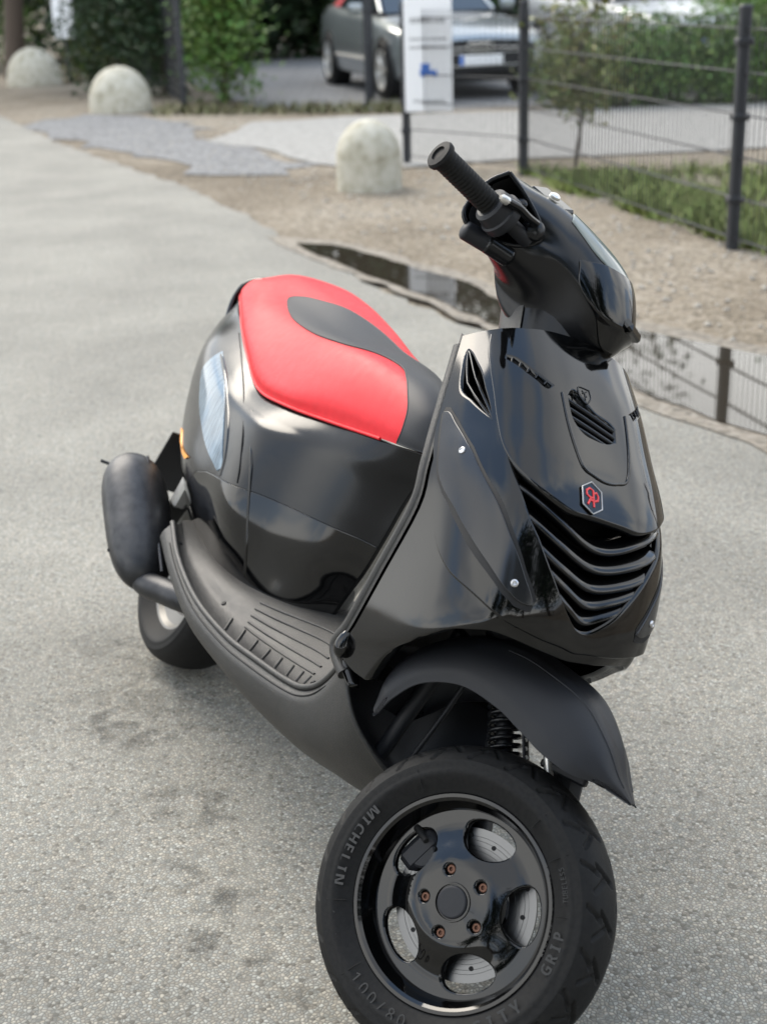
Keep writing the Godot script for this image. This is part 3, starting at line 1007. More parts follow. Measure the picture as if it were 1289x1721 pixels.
func build_rear(s: Node3D) -> void:
	var seam := outline("body_seam")
	var top := PackedVector2Array([Vector2(0, 0), Vector2(0.25, 0), Vector2(0.5, 0), Vector2(0.75, 0), Vector2(1, 0)])
	for k in range(seam.size() - 1, -1, -1):
		top.append(seam[k] - Vector2(0, 0.007))
	var st := begin()
	sheet(st, "body", both_sides(top), [], 0.0, 0.004, Vector2i(120, 60), 0.0015, false)
	var upper := obj("side_cover", st.commit(), M.satin, s)
	var low := PackedVector2Array()
	for k in seam.size():
		low.append(seam[k])
	low.append_array([Vector2(1, 1), Vector2(0.75, 1), Vector2(0.5, 1), Vector2(0.25, 1), Vector2(0, 1)])
	st = begin()
	sheet(st, "body", both_sides(low), [], 0.0, 0.004, Vector2i(120, 50), 0.0015, false)
	obj("lower_cover", st.commit(), M.paint, s)
	st = begin()
	patch(st, "body", -1, 1, 0, 1, 80, 30, -0.006)
	obj("inner_frame", st.commit(), M.void, s)
	st = begin()
	var amber := outline("orange")
	sheet(st, "body", amber, [], 0.003, 0.003, Vector2i(12, 12), 0.001)
	obj("side_reflector", st.commit(), M.amber, upper)
	var amber_left := mirrored(amber)
	st = begin()
	sheet(st, "body", amber_left, [], 0.003, 0.003, Vector2i(12, 12), 0.001)
	obj("side_reflector", st.commit(), M.amber, upper)
	for o in [outline("tail_lens"), mirrored(outline("tail_lens"))]:
		st = begin()
		sheet(st, "body", o, [], 0.002, 0.002, Vector2i(20, 40), 0.001)
		obj("tail_lens", st.commit(), M.clear_lens, s)
	# seam that separates tail and side panel
	for side in [1.0, -1.0]:
		var line := PackedVector2Array()
		for q in outline("joint"):
			line.append(Vector2(q.x * side, q.y))
		st = begin()
		bead(st, "body", line, 0.0014, 0.0003, 6)
		obj("panel_joint", st.commit(), M.void, upper)
		line = PackedVector2Array()
		for q in outline("ridge"):
			line.append(Vector2(q.x * side, q.y))
		st = begin()
		bead(st, "body", line, 0.006, -0.0035, 12)
		obj("panel_ridge", st.commit(), M.paint, upper)
		line = PackedVector2Array()
		for q in outline("front_crease"):
			line.append(Vector2(q.x * side, q.y))
		st = begin()
		bead(st, "body", line, 0.005, -0.0033, 12)
		obj("corner_crease", st.commit(), M.paint, s)
	# plate carrier under the tail
	st = begin()
	block(st, Vector3(0.16, 0.004, 0.10), 0.001, Transform3D(Basis(Vector3(0, 0, 1), 1.15), Vector3(-0.36, 0.335, 0.02)))
	block(st, Vector3(0.05, 0.02, 0.05), 0.004, Transform3D(Basis.IDENTITY, Vector3(-0.33, 0.40, 0.02)))
	obj("plate_carrier", st.commit(), M.matte, s)
	# grab rail behind the seat
	st = begin()
	var rail := smooth_line([Vector3(-0.31, 0.785, -0.06), Vector3(-0.38, 0.788, -0.03), Vector3(-0.42, 0.765, -0.005), Vector3(-0.425, 0.72, 0.008), Vector3(-0.39, 0.668, 0.018)], 6)
	tube(st, rail, 0.016, 12, 0.55)
	obj("grab_rail", st.commit(), M.paint, s)
	# engine and swing arm on the left of the rear wheel, shock absorber
	st = begin()
	block(st, Vector3(0.50, 0.13, 0.09), 0.03, Transform3D(Basis(Vector3(0, 0, 1), 0.08), Vector3(0.16, 0.23, -0.115)))
	block(st, Vector3(0.16, 0.16, 0.16), 0.03, Transform3D(Basis.IDENTITY, Vector3(0.33, 0.24, -0.03)))
	obj("engine", st.commit(), M.worn_steel, s)
	st = begin()
	block(st, Vector3(0.03, 0.09, 0.03), 0.006, Transform3D(Basis(Vector3(0, 0, 1), -0.35), Vector3(-0.03, 0.36, 0.105)))
	obj("exhaust_bracket", st.commit(), M.alloy, s)
	# side stand down on the left
	st = begin()
	tube(st, PackedVector3Array([Vector3(0.42, 0.22, -0.10), Vector3(0.40, 0.168, -0.27), Vector3(0.40, 0.155, -0.30)]), 0.011, 10)
	block(st, Vector3(0.05, 0.006, 0.04), 0.002, Transform3D(Basis(Vector3(1, 0, 0), 0.457), Vector3(0.40, 0.151, -0.302)))
	obj("side_stand", st.commit(), M.matte, s)

func build_seat(s: Node3D) -> void:
	var st := begin()
	patch(st, "seat", 0, 1, 0, 1, 56, 80)
	var seat := obj("seat", st.commit(), M.red_vinyl, s)
	st = begin()
	sheet(st, "seat", outline("seat_black"), [], 0.0022, 0.0022, Vector2i(56, 70), 0.0012)
	obj("seat_inlay", st.commit(), M.black_vinyl, seat)
	var seam := outline("seat_black")
	var thread := PackedVector3Array()
	for q in resampled(seam, 0.02, true):
		thread.append(raised("seat", q, 0.0016))
	st = begin()
	tube(st, thread, 0.0014, 6)
	obj("seat_piping", st.commit(), M.black_vinyl, seat)
	var hem := []
	for k in 31:
		hem.append(on("seat", 0.0, 0.02 + 0.80 * k / 30.0) + Vector3(0, -0.001, 0.0))
	st = begin()
	tube(st, smooth_line(hem, 2), 0.003, 8)
	obj("seat_hem", st.commit(), M.red_vinyl, seat)

func build_exhaust(s: Node3D) -> void:
	var e := knot("exhaust", s)
	var a := Vector3(-0.225, 0.345, 0.172)
	var b := Vector3(0.075, 0.168, 0.148)
	var line := PackedVector3Array()
	var rad := []
	for i in 33:
		var t := i / 32.0
		line.append(a.lerp(b, t))
		var w := 0.070 * pow(clampf(1.0 - pow(absf(t - 0.5) * 2.0, 3.6), 0.0, 1.0), 0.5)
		rad.append(maxf(w * lerpf(1.05, 0.95, t), 0.004))
	var st := begin()
	tube(st, line, rad, 36, 0.88)
	obj("silencer", st.commit(), M.exhaust, e)
	st = begin()
	var seam := []
	for i in 25:
		var t := 0.06 + 0.88 * i / 24.0
		seam.append(a.lerp(b, t) + Vector3(0.040, 0.036, -0.012))
	tube(st, smooth_line(seam, 2), 0.004, 8)
	obj("weld_seam", st.commit(), M.exhaust, e)
	for q in [[0.12, Vector3(-0.022, 0.0, 0.052)], [0.30, Vector3(-0.042, -0.03, 0.032)], [0.75, Vector3(-0.012, -0.012, 0.052)]]:
		st = begin()
		var p: Vector3 = a.lerp(b, q[0]) + q[1]
		var d: Vector3 = q[1].normalized()
		tube(st, PackedVector3Array([p - d * 0.006, p + d * 0.014]), 0.0035, 8)
		obj("stud", st.commit(), M.matte, e)
	st = begin()
	tube(st, smooth_line([b + Vector3(-0.05, 0.02, -0.005), Vector3(0.06, 0.175, 0.15), Vector3(0.12, 0.185, 0.13), Vector3(0.19, 0.20, 0.10), Vector3(0.28, 0.23, 0.04)], 6), 0.026, 20)
	obj("header_pipe", st.commit(), M.exhaust, e)

func tyre_mesh(radius: float, width: float, rim_r: float, segments: int, treaded: bool) -> ArrayMesh:
	var h := width / 2.0
	var prof := [[rim_r - 0.004, -0.66], [rim_r + 0.006, -0.78], [lerpf(rim_r, radius, 0.36), -1.0], [lerpf(rim_r, radius, 0.50), -1.0], [lerpf(rim_r, radius, 0.62), -0.99], [lerpf(rim_r, radius, 0.66), -0.96], [lerpf(rim_r, radius, 0.80), -0.82], [lerpf(rim_r, radius, 0.90), -0.62], [lerpf(rim_r, radius, 0.965), -0.36], [radius, 0.0]]
	for k in range(prof.size() - 2, -1, -1):
		prof.append([prof[k][0], -prof[k][1]])
	var line := []
	for p in prof:
		line.append(Vector3(p[0], p[1] * h, 0))
	var curve := smooth_line(line, 5)
	var st := begin()
	var rows := []
	for k in segments + 1:
		var a := TAU * k / segments
		var d := Vector3(cos(a), sin(a), 0)
		var row := PackedVector3Array()
		for p in curve:
			var r := p.x
			if treaded:
				r -= groove_depth(a, p.y / h, p.x, rim_r, radius)
			row.append(d * r + Vector3(0, 0, p.y))
		rows.append(row)
	grid(st, rows, false, false, true)
	return st.commit()

func groove_depth(a: float, s: float, r: float, rim_r: float, radius: float) -> float:
	var f := (r - rim_r) / (radius - rim_r)
	if f < 0.63:
		# moulded ring and blocks on the side wall
		if f > 0.53 and f < 0.58:
			return 0.0007
		return 0.0
	var side := 1.0 if s > 0.0 else 0.5
	var x := absf(s)
	var best := 0.0
	var n := 22.0
	# long hooked grooves from the shoulder towards the middle
	var ph := fposmod(a / TAU * n + side - 0.9 * pow(x, 1.4) + (0.20 if x > 0.62 else 0.0), 1.0)
	if x > 0.12 and x < 0.93:
		best = maxf(best, 0.0045 * smoothstep(0.085, 0.05, absf(ph - 0.5)))
	# short sipes between them
	var ph2 := fposmod(a / TAU * n + side + 0.5 + 0.75 * x, 1.0)
	if x > 0.45 and x < 0.80:
		best = maxf(best, 0.0035 * smoothstep(0.075, 0.04, absf(ph2 - 0.5)))
	return best

func ring_text(words: String, from_deg: float, to_deg: float, radius: float, size: float, z: float, bold := false) -> ArrayMesh:
	var font := SystemFont.new()
	font.font_names = PackedStringArray(["Droid Sans"])
	font.font_weight = 700 if bold else 400
	var st := begin()
	var n := words.length()
	for k in n:
		var ch := words[k]
		if ch == " ":
			continue
		var tm := TextMesh.new()
		tm.font = font
		tm.text = ch
		tm.font_size = 32
		tm.pixel_size = size / 32.0
		tm.depth = 0.0012
		tm.curve_step = 2.0
		var a := deg_to_rad(lerpf(from_deg, to_deg, (k + 0.5) / n))
		var along := Vector3(-sin(a), cos(a), 0)
		var up := -Vector3(cos(a), sin(a), 0)
		st.append_from(tm, 0, Transform3D(Basis(along, up, Vector3.BACK), Vector3(cos(a) * radius, sin(a) * radius, z)))
	return st.commit()

func build_front_wheel(s: Node3D) -> void:
	var t := steered()
	var w := knot("front_wheel", s, Transform3D(t.basis, t * HUB))
	obj("tyre", tyre_mesh(0.207, 0.105, 0.138, 720, true), M.rubber, w)
	for e in [["MICHELIN", 166.0, 208.0, 0.1585, 0.021, true], ["front", 219.0, 232.0, 0.166, 0.010, false], ["100/80", 250.0, 286.0, 0.159, 0.021, false], ["CITY", 318.0, 346.0, 0.157, 0.023, true], ["GRIP", 2.0, 23.0, 0.156, 0.019, true], ["TUBELESS", 35.0, 51.0, 0.160, 0.009, false]]:
		obj("lettering", ring_text(e[0], e[1], e[2], e[3], e[4], 0.0522, e[5]), M.print_rubber, w)
	var st := begin()
	for deg in [-145.0, -112.0, 29.0, 55.0, 74.0, 140.0]:
		st = begin()
		var a := deg_to_rad(deg)
		var d := Vector3(cos(a), sin(a), 0)
		tube(st, PackedVector3Array([d * 0.145 + Vector3(0, 0, 0.0478), d * 0.157 + Vector3(0, 0, 0.0522), d * 0.174 + Vector3(0, 0, 0.0524)]), 0.0007, 6)
		obj("moulding", st.commit(), M.rubber, w)
	# rim
	st = begin()
	lathe(st, [Vector2(0.004, 0.119), Vector2(0.018, 0.122), Vector2(0.028, 0.1265), Vector2(0.0365, 0.130), Vector2(0.040, 0.134), Vector2(0.0405, 0.1385), Vector2(0.0385, 0.1410), Vector2(0.033, 0.1405)], Vector3.ZERO, Vector3.BACK, 120)
	lathe(st, [Vector2(-0.040, 0.140), Vector2(-0.040, 0.132), Vector2(-0.030, 0.125), Vector2(-0.02, 0.120), Vector2(0.004, 0.119)], Vector3.ZERO, Vector3.BACK, 96)
	var rim := obj("rim", st.commit(), M.paint, w)
	var disc := PackedVector2Array()
	for k in 72:
		disc.append(Vector2.from_angle(TAU * k / 72.0) * (0.1215 / 0.12))
	var holes := []
	for k in 5:
		var a := deg_to_rad(97.5 + 72.0 * k)
		var o := PackedVector2Array()
		for i in 28:
			var e := TAU * i / 28.0
			var q := Vector2(cos(e) * 0.0265, sin(e) * 0.0405)
			q.y *= 1.0 + 0.10 * cos(e)
			q = (q + Vector2(0.0895, 0)).rotated(a)
			o.append(q / 0.12)
		holes.append(o)
		var bolt := PackedVector2Array()
		for i in 16:
			bolt.append((Vector2(0.043, 0).rotated(a + deg_to_rad(36.0)) + Vector2.from_angle(TAU * i / 16.0) * 0.0112) / 0.12)
		holes.append(bolt)
	st = begin()
	sheet(st, "rim_face", disc, holes, 0.0, 0.014, Vector2i(76, 76), 0.003, false)
	obj("spokes", st.commit(), M.paint, rim)
	st = begin()
	lathe(st, [Vector2(-0.02, 0.055), Vector2(0.018, 0.055), Vector2(0.018, 0.0)], Vector3.ZERO, Vector3.BACK, 40)
	obj("hub", st.commit(), M.void, w)
	st = begin()
	lathe(st, [Vector2(0.031, 0.0215), Vector2(0.0345, 0.0205), Vector2(0.0355, 0.0185), Vector2(0.0358, 0.0)], Vector3.ZERO, Vector3.BACK, 40)
	obj("hub_cap", st.commit(), M.matte, w)
	st = begin()
	lathe(st, [Vector2(0.031, 0.0255), Vector2(0.0342, 0.0248), Vector2(0.0342, 0.0232), Vector2(0.031, 0.0225)], Vector3.ZERO, Vector3.BACK, 40)
	obj("cap_ring", st.commit(), M.paint, w)
	for k in 5:
		var a := deg_to_rad(97.5 + 36.0 + 72.0 * k)
		var p := Vector3(cos(a) * 0.043, sin(a) * 0.043, 0.018)
		st = begin()
		lathe(st, [Vector2(0.0, 0.0064), Vector2(0.004, 0.006), Vector2(0.0048, 0.005), Vector2(0.0048, 0.003)], p, Vector3.BACK, 20)
		lathe(st, [Vector2(0.0048, 0.003), Vector2(0.001, 0.003), Vector2(0.001, 0.0)], p, Vector3.BACK, 6)
		obj("bolt", st.commit(), M.rust, w)
	st = begin()
	lathe(st, [Vector2(-0.016, 0.062), Vector2(-0.012, 0.062), Vector2(-0.012, 0.0705), Vector2(-0.0124, 0.071), Vector2(-0.0124, 0.0765), Vector2(-0.012, 0.077), Vector2(-0.012, 0.0835), Vector2(-0.0124, 0.084), Vector2(-0.0124, 0.089), Vector2(-0.012, 0.0895), Vector2(-0.012, 0.100), Vector2(-0.016, 0.100)], Vector3.ZERO, Vector3.BACK, 72)
	var brake := obj("brake_disc", st.commit(), M.disc_steel, w)
	for k in 15:
		var a := TAU * k / 15.0
		var r := 0.074 + 0.008 * (k % 3)
		st = begin()
		lathe(st, [Vector2(-0.0112, 0.0), Vector2(-0.0112, 0.0032), Vector2(-0.014, 0.0034)], Vector3(cos(a) * r, sin(a) * r, 0), Vector3.BACK, 10)
		obj("drilling", st.commit(), M.void, brake)
	st = begin()
	var ca := deg_to_rad(166.0)
	block(st, Vector3(0.035, 0.062, 0.030), 0.008, Transform3D(Basis(Vector3.BACK, ca), Vector3(cos(ca) * 0.092, sin(ca) * 0.092, -0.006)))
	lathe(st, [Vector2(0.0, 0.021), Vector2(0.016, 0.020), Vector2(0.018, 0.017), Vector2(0.018, 0.0)], Vector3(cos(ca) * 0.085, sin(ca) * 0.085, -0.01), Vector3.BACK, 24)
	obj("brake_caliper", st.commit(), M.matte, w)
	st = begin()
	var va := deg_to_rad(158.0)
	tube(st, PackedVector3Array([Vector3(cos(va), sin(va), 0) * 0.116 + Vector3(0, 0, 0.008), Vector3(cos(va - 0.05), sin(va - 0.05), 0) * 0.100 + Vector3(0, 0, 0.020), Vector3(cos(va - 0.09), sin(va - 0.09), 0) * 0.088 + Vector3(0, 0, 0.027)]), [0.0055, 0.0045, 0.004], 12)
	obj("valve", st.commit(), M.rubber, w)

func build_rear_wheel(s: Node3D) -> void:
	var w := knot("rear_wheel", s, Transform3D(Basis.IDENTITY, Vector3(-0.01, 0.209, 0.014)))
	obj("tyre", tyre_mesh(0.205, 0.128, 0.138, 240, false), M.rubber, w)
	var st := begin()
	lathe(st, [Vector2(0.02, 0.10), Vector2(0.03, 0.122), Vector2(0.040, 0.130), Vector2(0.043, 0.136), Vector2(0.043, 0.140), Vector2(0.036, 0.141)], Vector3.ZERO, Vector3.BACK, 72)
	lathe(st, [Vector2(-0.043, 0.140), Vector2(-0.03, 0.12), Vector2(0.02, 0.115), Vector2(0.02, 0.10)], Vector3.ZERO, Vector3.BACK, 72)
	obj("rim", st.commit(), M.dull_alloy, w)
	st = begin()
	lathe(st, [Vector2(0.02, 0.103), Vector2(0.0, 0.08), Vector2(0.01, 0.05), Vector2(0.02, 0.03), Vector2(0.03, 0.02), Vector2(0.03, 0.0)], Vector3.ZERO, Vector3.BACK, 48)
	obj("hub", st.commit(), M.matte, w)

func build_fork(s: Node3D) -> void:
	var t := steered()
	var f := knot("front_fork", s, t)
	var axis := Vector3(-sin(RAKE), cos(RAKE), 0)
	var st := begin()
	# bent steering tube and the arm that carries the hub on the wheel's left side
	tube(st, smooth_line([HUB + axis * 0.62, HUB + axis * 0.34, HUB + axis * 0.30 + Vector3(-0.01, 0, -0.05), HUB + axis * 0.24 + Vector3(-0.015, 0, -0.088), HUB + axis * 0.12 + Vector3(-0.03, 0, -0.092), HUB + Vector3(-0.05, 0.05, -0.078)], 6), 0.019, 16)
	obj("steering_tube", st.commit(), M.matte, f)
	st = begin()
	block(st, Vector3(0.13, 0.05, 0.026), 0.01, Transform3D(Basis(Vector3.BACK, -0.5), HUB + Vector3(-0.01, 0.02, -0.075)))
	lathe(st, [Vector2(-0.085, 0.0), Vector2(-0.085, 0.035), Vector2(-0.03, 0.045), Vector2(-0.02, 0.045)], HUB, Vector3.BACK, 24)
	obj("swing_link", st.commit(), M.matte, f)
	# spring over the damper
	var low := HUB + Vector3(-0.0375, 0.13, -0.036)
	var high := HUB + Vector3(-0.1475, 0.29, -0.036)
	var d := (high - low).normalized()
	var e := d.cross(Vector3.BACK).normalized()
	var g := d.cross(e)
	var coil := PackedVector3Array()
	for k in 260:
		var q := k / 259.0
		var an := q * TAU * 13.0
		coil.append(low.lerp(high, 0.12 + 0.8 * q) + (e * cos(an) + g * sin(an)) * 0.0215)
	st = begin()
	tube(st, coil, 0.0036, 8)
	obj("spring", st.commit(), M.satin, f)
	st = begin()
	tube(st, PackedVector3Array([low, high]), 0.012, 14)
	obj("damper", st.commit(), M.matte, f)
	# perforated stay and the bright brake line in front of the spring
	st = begin()
	var stay_a := HUB + Vector3(-0.030, 0.185, -0.022)
	var stay_b := HUB + Vector3(-0.085, 0.258, -0.022)
	tube(st, PackedVector3Array([stay_a, stay_b]), 0.010, 8, 0.35)
	var stay := obj("stay", st.commit(), M.matte, f)
	for k in 5:
		st = begin()
		lathe(st, [Vector2(0.0, 0.0032), Vector2(0.001, 0.003), Vector2(0.001, 0.0)], stay_a.lerp(stay_b, 0.25 + 0.13 * k) + Vector3(0.002, 0.001, 0.006), Vector3(0.5, 0.2, 0.85), 8)
		obj("rivet", st.commit(), M.alloy, stay)
	st = begin()
	tube(st, smooth_line([HUB + Vector3(0.012, 0.172, -0.03), HUB + Vector3(-0.0035, 0.197, -0.03), HUB + Vector3(-0.0365, 0.242, -0.03), HUB + Vector3(-0.052, 0.27, -0.03)], 6), 0.0065, 10)
	obj("brake_line", st.commit(), M.alloy, f)
	st = begin()
	block(st, Vector3(0.07, 0.012, 0.014), 0.003, Transform3D(Basis(Vector3.BACK, 0.15), HUB + Vector3(0.008, 0.216, -0.034)))
	obj("line_clip", st.commit(), M.matte, f)
	st = begin()
	block(st, Vector3(0.045, 0.13, 0.03), 0.012, Transform3D(Basis(Vector3.BACK, 0.35), HUB + Vector3(0.02, 0.165, -0.072)))
	obj("fender_bracket", st.commit(), M.matte, f)
	# hoses inside the wheel well
	st = begin()
	tube(st, smooth_line([Vector3(0.98, 0.5, 0.03), Vector3(0.965, 0.42, 0.035), Vector3(0.955, 0.35, 0.045), Vector3(0.95, 0.27, 0.06)], 6), 0.012, 12)
	obj("hose", st.commit(), M.matte, s)
	st = begin()
	tube(st, smooth_line([Vector3(1.0, 0.46, 0.0), Vector3(0.99, 0.38, 0.01), Vector3(0.98, 0.30, 0.025)], 6), 0.004, 8)
	obj("cable", st.commit(), M.matte, s)

func build_fender(s: Node3D) -> void:
	var st := begin()
	var o := PackedVector2Array([Vector2(-1, 0), Vector2(1, 0), Vector2(1, 1), Vector2(-1, 1)])
	sheet(st, "fender", o, [], 0.0, 0.004, Vector2i(48, 70), 0.001, false)
	var fender := obj("front_fender", st.commit(), M.matte, s, steered())
	for side in [1.0, -1.0]:
		var line := PackedVector2Array()
		for k in 14:
			line.append(Vector2(side * lerpf(0.46, 0.40, k / 13.0), lerpf(0.42, 0.93, k / 13.0)))
		st = begin()
		bead(st, "fender", line, 0.002, -0.0008, 8)
		obj("ridge", st.commit(), M.matte, fender)

func pill(st: SurfaceTool, a: Vector3, b: Vector3, r: float) -> void:
	var n := a.distance_to(b)
	var prof := []
	for k in 7:
		var w := PI / 2.0 * k / 6.0
		prof.append(Vector2(-r * 0.55 * cos(w), r * sin(w)))
	for k in 7:
		var w := PI / 2.0 * (1.0 - k / 6.0)
		prof.append(Vector2(n + r * 0.55 * cos(w), r * sin(w)))
	lathe(st, prof, a, b - a, 20)

func build_handlebar(s: Node3D) -> void:
	var t := steered()
	var hb := knot("handlebar", s, t)
	var st := begin()
	patch(st, "headset", 0, 1, -1, 1, 60, 60)
	var shell := obj("headset_shell", st.commit(), M.shell, hb)
	st = begin()
	patch(st, "headset", 0, 1, -0.98, 0.98, 40, 40, -0.005)
	obj("shell_inside", st.commit(), M.void, shell)
	for side in [1.0, -1.0]:
		var rim := PackedVector3Array()
		for k in 41:
			rim.append(on("headset", k / 40.0, side))
		st = begin()
		tube(st, rim, 0.0035, 8)
		obj("shell_rim", st.commit(), M.satin, shell)
	# head lamp
	st = begin()
	var lamp := PackedVector2Array([Vector2(0.10, -0.42), Vector2(0.09, 0.0), Vector2(0.10, 0.42), Vector2(0.14, 0.56), Vector2(0.20, 0.46), Vector2(0.235, 0.3), Vector2(0.24, 0.0), Vector2(0.235, -0.3), Vector2(0.20, -0.46), Vector2(0.14, -0.56)])
	sheet(st, "headset", lamp, [], 0.003, 0.003, Vector2i(24, 30), 0.0015)
	obj("headlamp_lens", st.commit(), M.lens, hb)
	# dark fairing piece under the lamp
	st = begin()
	sheet(st, "headset", PackedVector2Array([Vector2(0.25, -0.42), Vector2(0.25, 0.0), Vector2(0.25, 0.42), Vector2(0.28, 0.58), Vector2(0.345, 0.56), Vector2(0.43, 0.38), Vector2(0.50, 0.2), Vector2(0.52, 0.0), Vector2(0.50, -0.2), Vector2(0.43, -0.38), Vector2(0.345, -0.56), Vector2(0.28, -0.58)]), [], 0.005, 0.005, Vector2i(24, 30), 0.002)
	obj("nose_fairing", st.commit(), M.paint, hb)
	st = begin()
	block(st, Vector3(0.03, 0.016, 0.05), 0.006, Transform3D(Basis(Vector3.BACK, -0.4), Vector3(0.932, 0.985, 0.0)))
	obj("nose_lug", st.commit(), M.paint, hb)
	# neck cover down to the shield
	var rows := []
	for j in 9:
		var f := j / 8.0
		var c := Vector3(lerpf(0.792, 0.862, f), lerpf(0.99, 0.845, f), 0)
		var row := PackedVector3Array()
		for k in 33:
			var a := TAU * k / 32.0
			row.append(c + Vector3(cos(a) * lerpf(0.080, 0.076, f), 0, sin(a) * lerpf(0.054, 0.058, f)))
		rows.append(row)
	st = begin()
	grid(st, rows, false, true)
	obj("neck_cover", st.commit(), M.satin, hb)
	# grey cover of the column's back
	rows = []
	for j in 9:
		var f := j / 8.0
		var c := Vector3(lerpf(0.792, 0.862, f), lerpf(0.985, 0.845, f), 0)
		var row := PackedVector3Array()
		for k in 25:
			var a := lerpf(deg_to_rad(104.0), deg_to_rad(256.0), k / 24.0)
			row.append(c + Vector3(cos(a) * lerpf(0.0825, 0.0785, f), 0, sin(a) * lerpf(0.0565, 0.0605, f)))
		rows.append(row)
	st = begin()
	grid(st, rows)
	obj("column_cover", st.commit(), M.plastic, hb)
	# grips, brake levers and switch boxes
	for side in [1.0, -1.0]:
		var k := Vector3(1, 1, side)
		var a := Vector3(0.772, 1.005, 0.150) * k
		var b := Vector3(0.7015, 1.012, 0.298) * k
		var d := (b - a).normalized()
		var g := knot("grip", hb)
		var prof := []
		for i in 41:
			var x := lerpf(0.03, 0.152, i / 40.0)
			prof.append(Vector2(x, 0.0165 + (0.0007 if i % 2 == 0 else 0.0)))
		prof.append(Vector2(0.153, 0.0205))
		prof.append(Vector2(0.158, 0.0215))
		prof.append(Vector2(0.162, 0.0195))
		prof.append(Vector2(0.163, 0.011))
		prof.append(Vector2(0.160, 0.010))
		prof.append(Vector2(0.160, 0.0))
		st = begin()
		lathe(st, prof, a, d, 28)
		obj("rubber", st.commit(), M.rubber, g)
		st = begin()
		lathe(st, [Vector2(-0.03, 0.011), Vector2(0.018, 0.011), Vector2(0.020, 0.0305), Vector2(0.024, 0.0315), Vector2(0.034, 0.0315), Vector2(0.036, 0.0285), Vector2(0.052, 0.026), Vector2(0.055, 0.021), Vector2(0.055, 0.016)], a, d, 28)
		obj("collar", st.commit(), M.matte, g)
		st = begin()
		pill(st, Vector3(0.722, 0.967, 0.172) * k, Vector3(0.750, 0.971, 0.142) * k, 0.0140)
		obj("switch_box", st.commit(), M.matte, hb)
		st = begin()
		pill(st, Vector3(0.748, 0.971, 0.146) * k, Vector3(0.770, 0.973, 0.120) * k, 0.0150)
		obj("switch", st.commit(), M.satin, hb)
		if side > 0.0:
			st = begin()
			tube(st, smooth_line([Vector3(0.792, 1.026, 0.142), Vector3(0.789, 1.023, 0.165), Vector3(0.785, 1.022, 0.19), Vector3(0.778, 1.017, 0.212)], 5), 0.0075, 12, 0.8)
			obj("brake_lever", st.commit(), M.satin, hb)
			st = begin()
			tube(st, PackedVector3Array([Vector3(0.7785, 1.0172, 0.211), Vector3(0.775, 1.016, 0.219), Vector3(0.7735, 1.0155, 0.222)]), [0.0078, 0.0072, 0.004], 9, 0.8)
			obj("lever_break", st.commit(), M.alloy, hb)
			st = begin()
			pill(st, Vector3(0.79, 1.02, 0.13), Vector3(0.765, 1.015, 0.11), 0.016)
			pill(st, Vector3(0.76, 1.04, 0.15), Vector3(0.75, 1.03, 0.12), 0.009)
			obj("master_cylinder", st.commit(), M.satin, hb)
	# mirror bracket with its bolt on the upper edge
	st = begin()
	block(st, Vector3(0.062, 0.009, 0.042), 0.003, Transform3D(Basis(Vector3(1, 0, 0), 0.45) * Basis(Vector3.BACK, -0.25), Vector3(0.755, 1.084, 0.080)))
	block(st, Vector3(0.012, 0.02, 0.012), 0.003, Transform3D(Basis.IDENTITY, Vector3(0.787, 1.068, 0.064)))
	var br := obj("mirror_bracket", st.commit(), M.satin, hb)
	st = begin()
	lathe(st, [Vector2(0.0, 0.0085), Vector2(0.004, 0.008), Vector2(0.006, 0.005), Vector2(0.0062, 0.0)], Vector3(0.762, 1.086, 0.090), Vector3(0.25, 0.8, 0.5), 16)
	obj("bolt", st.commit(), M.alloy, br)

# ------------------------------------------------------------------ light and camera
func build_light_and_camera() -> void:
	var cam := Camera3D.new()
	cam.name = "camera"
	add_child(cam)
	var fwd := Vector3(0.0, -0.360536, -0.932745)
	var up := CAM_X.cross(fwd).normalized()
	cam.transform = Transform3D(Basis(CAM_X.normalized(), up, -fwd), Vector3(0, 1.3215, 0))
	var lens := CameraAttributesPhysical.new()
	lens.frustum_focal_length = 12.0 / tan(deg_to_rad(40.65 / 2.0))
	lens.frustum_focus_distance = 1.98
	lens.frustum_near = 0.05
	lens.frustum_far = 400.0
	lens.exposure_aperture = 3.0
	cam.attributes = lens
	cam.fov = 40.65
	cam.near = 0.05
	cam.far = 400.0
	cam.current = true
	var sun := DirectionalLight3D.new()
	sun.name = "sun"
	add_child(sun)
	sun.light_energy = 0.5
	sun.light_color = Color(1.0, 0.96, 0.90)
	sun.light_angular_distance = 38.0
	sun.shadow_enabled = true
	sun.look_at_from_position(Vector3(-5.0, 9.0, -8.0), Vector3.ZERO)
	var env := Environment.new()
	env.background_mode = Environment.BG_SKY
	var sky := Sky.new()
	var pan := PanoramaSkyMaterial.new()
	pan.panorama = sky_picture()
	pan.energy_multiplier = 1.0
	sky.sky_material = pan
	env.sky = sky
	env.ambient_light_source = Environment.AMBIENT_SOURCE_SKY
	env.tonemap_mode = Environment.TONE_MAPPER_LINEAR
	env.tonemap_exposure = 2.9
	env.sdfgi_enabled = true
	env.ssao_enabled = true
	env.ssil_enabled = true
	var we := WorldEnvironment.new()
	we.name = "world_environment"
	we.environment = env
	add_child(we)

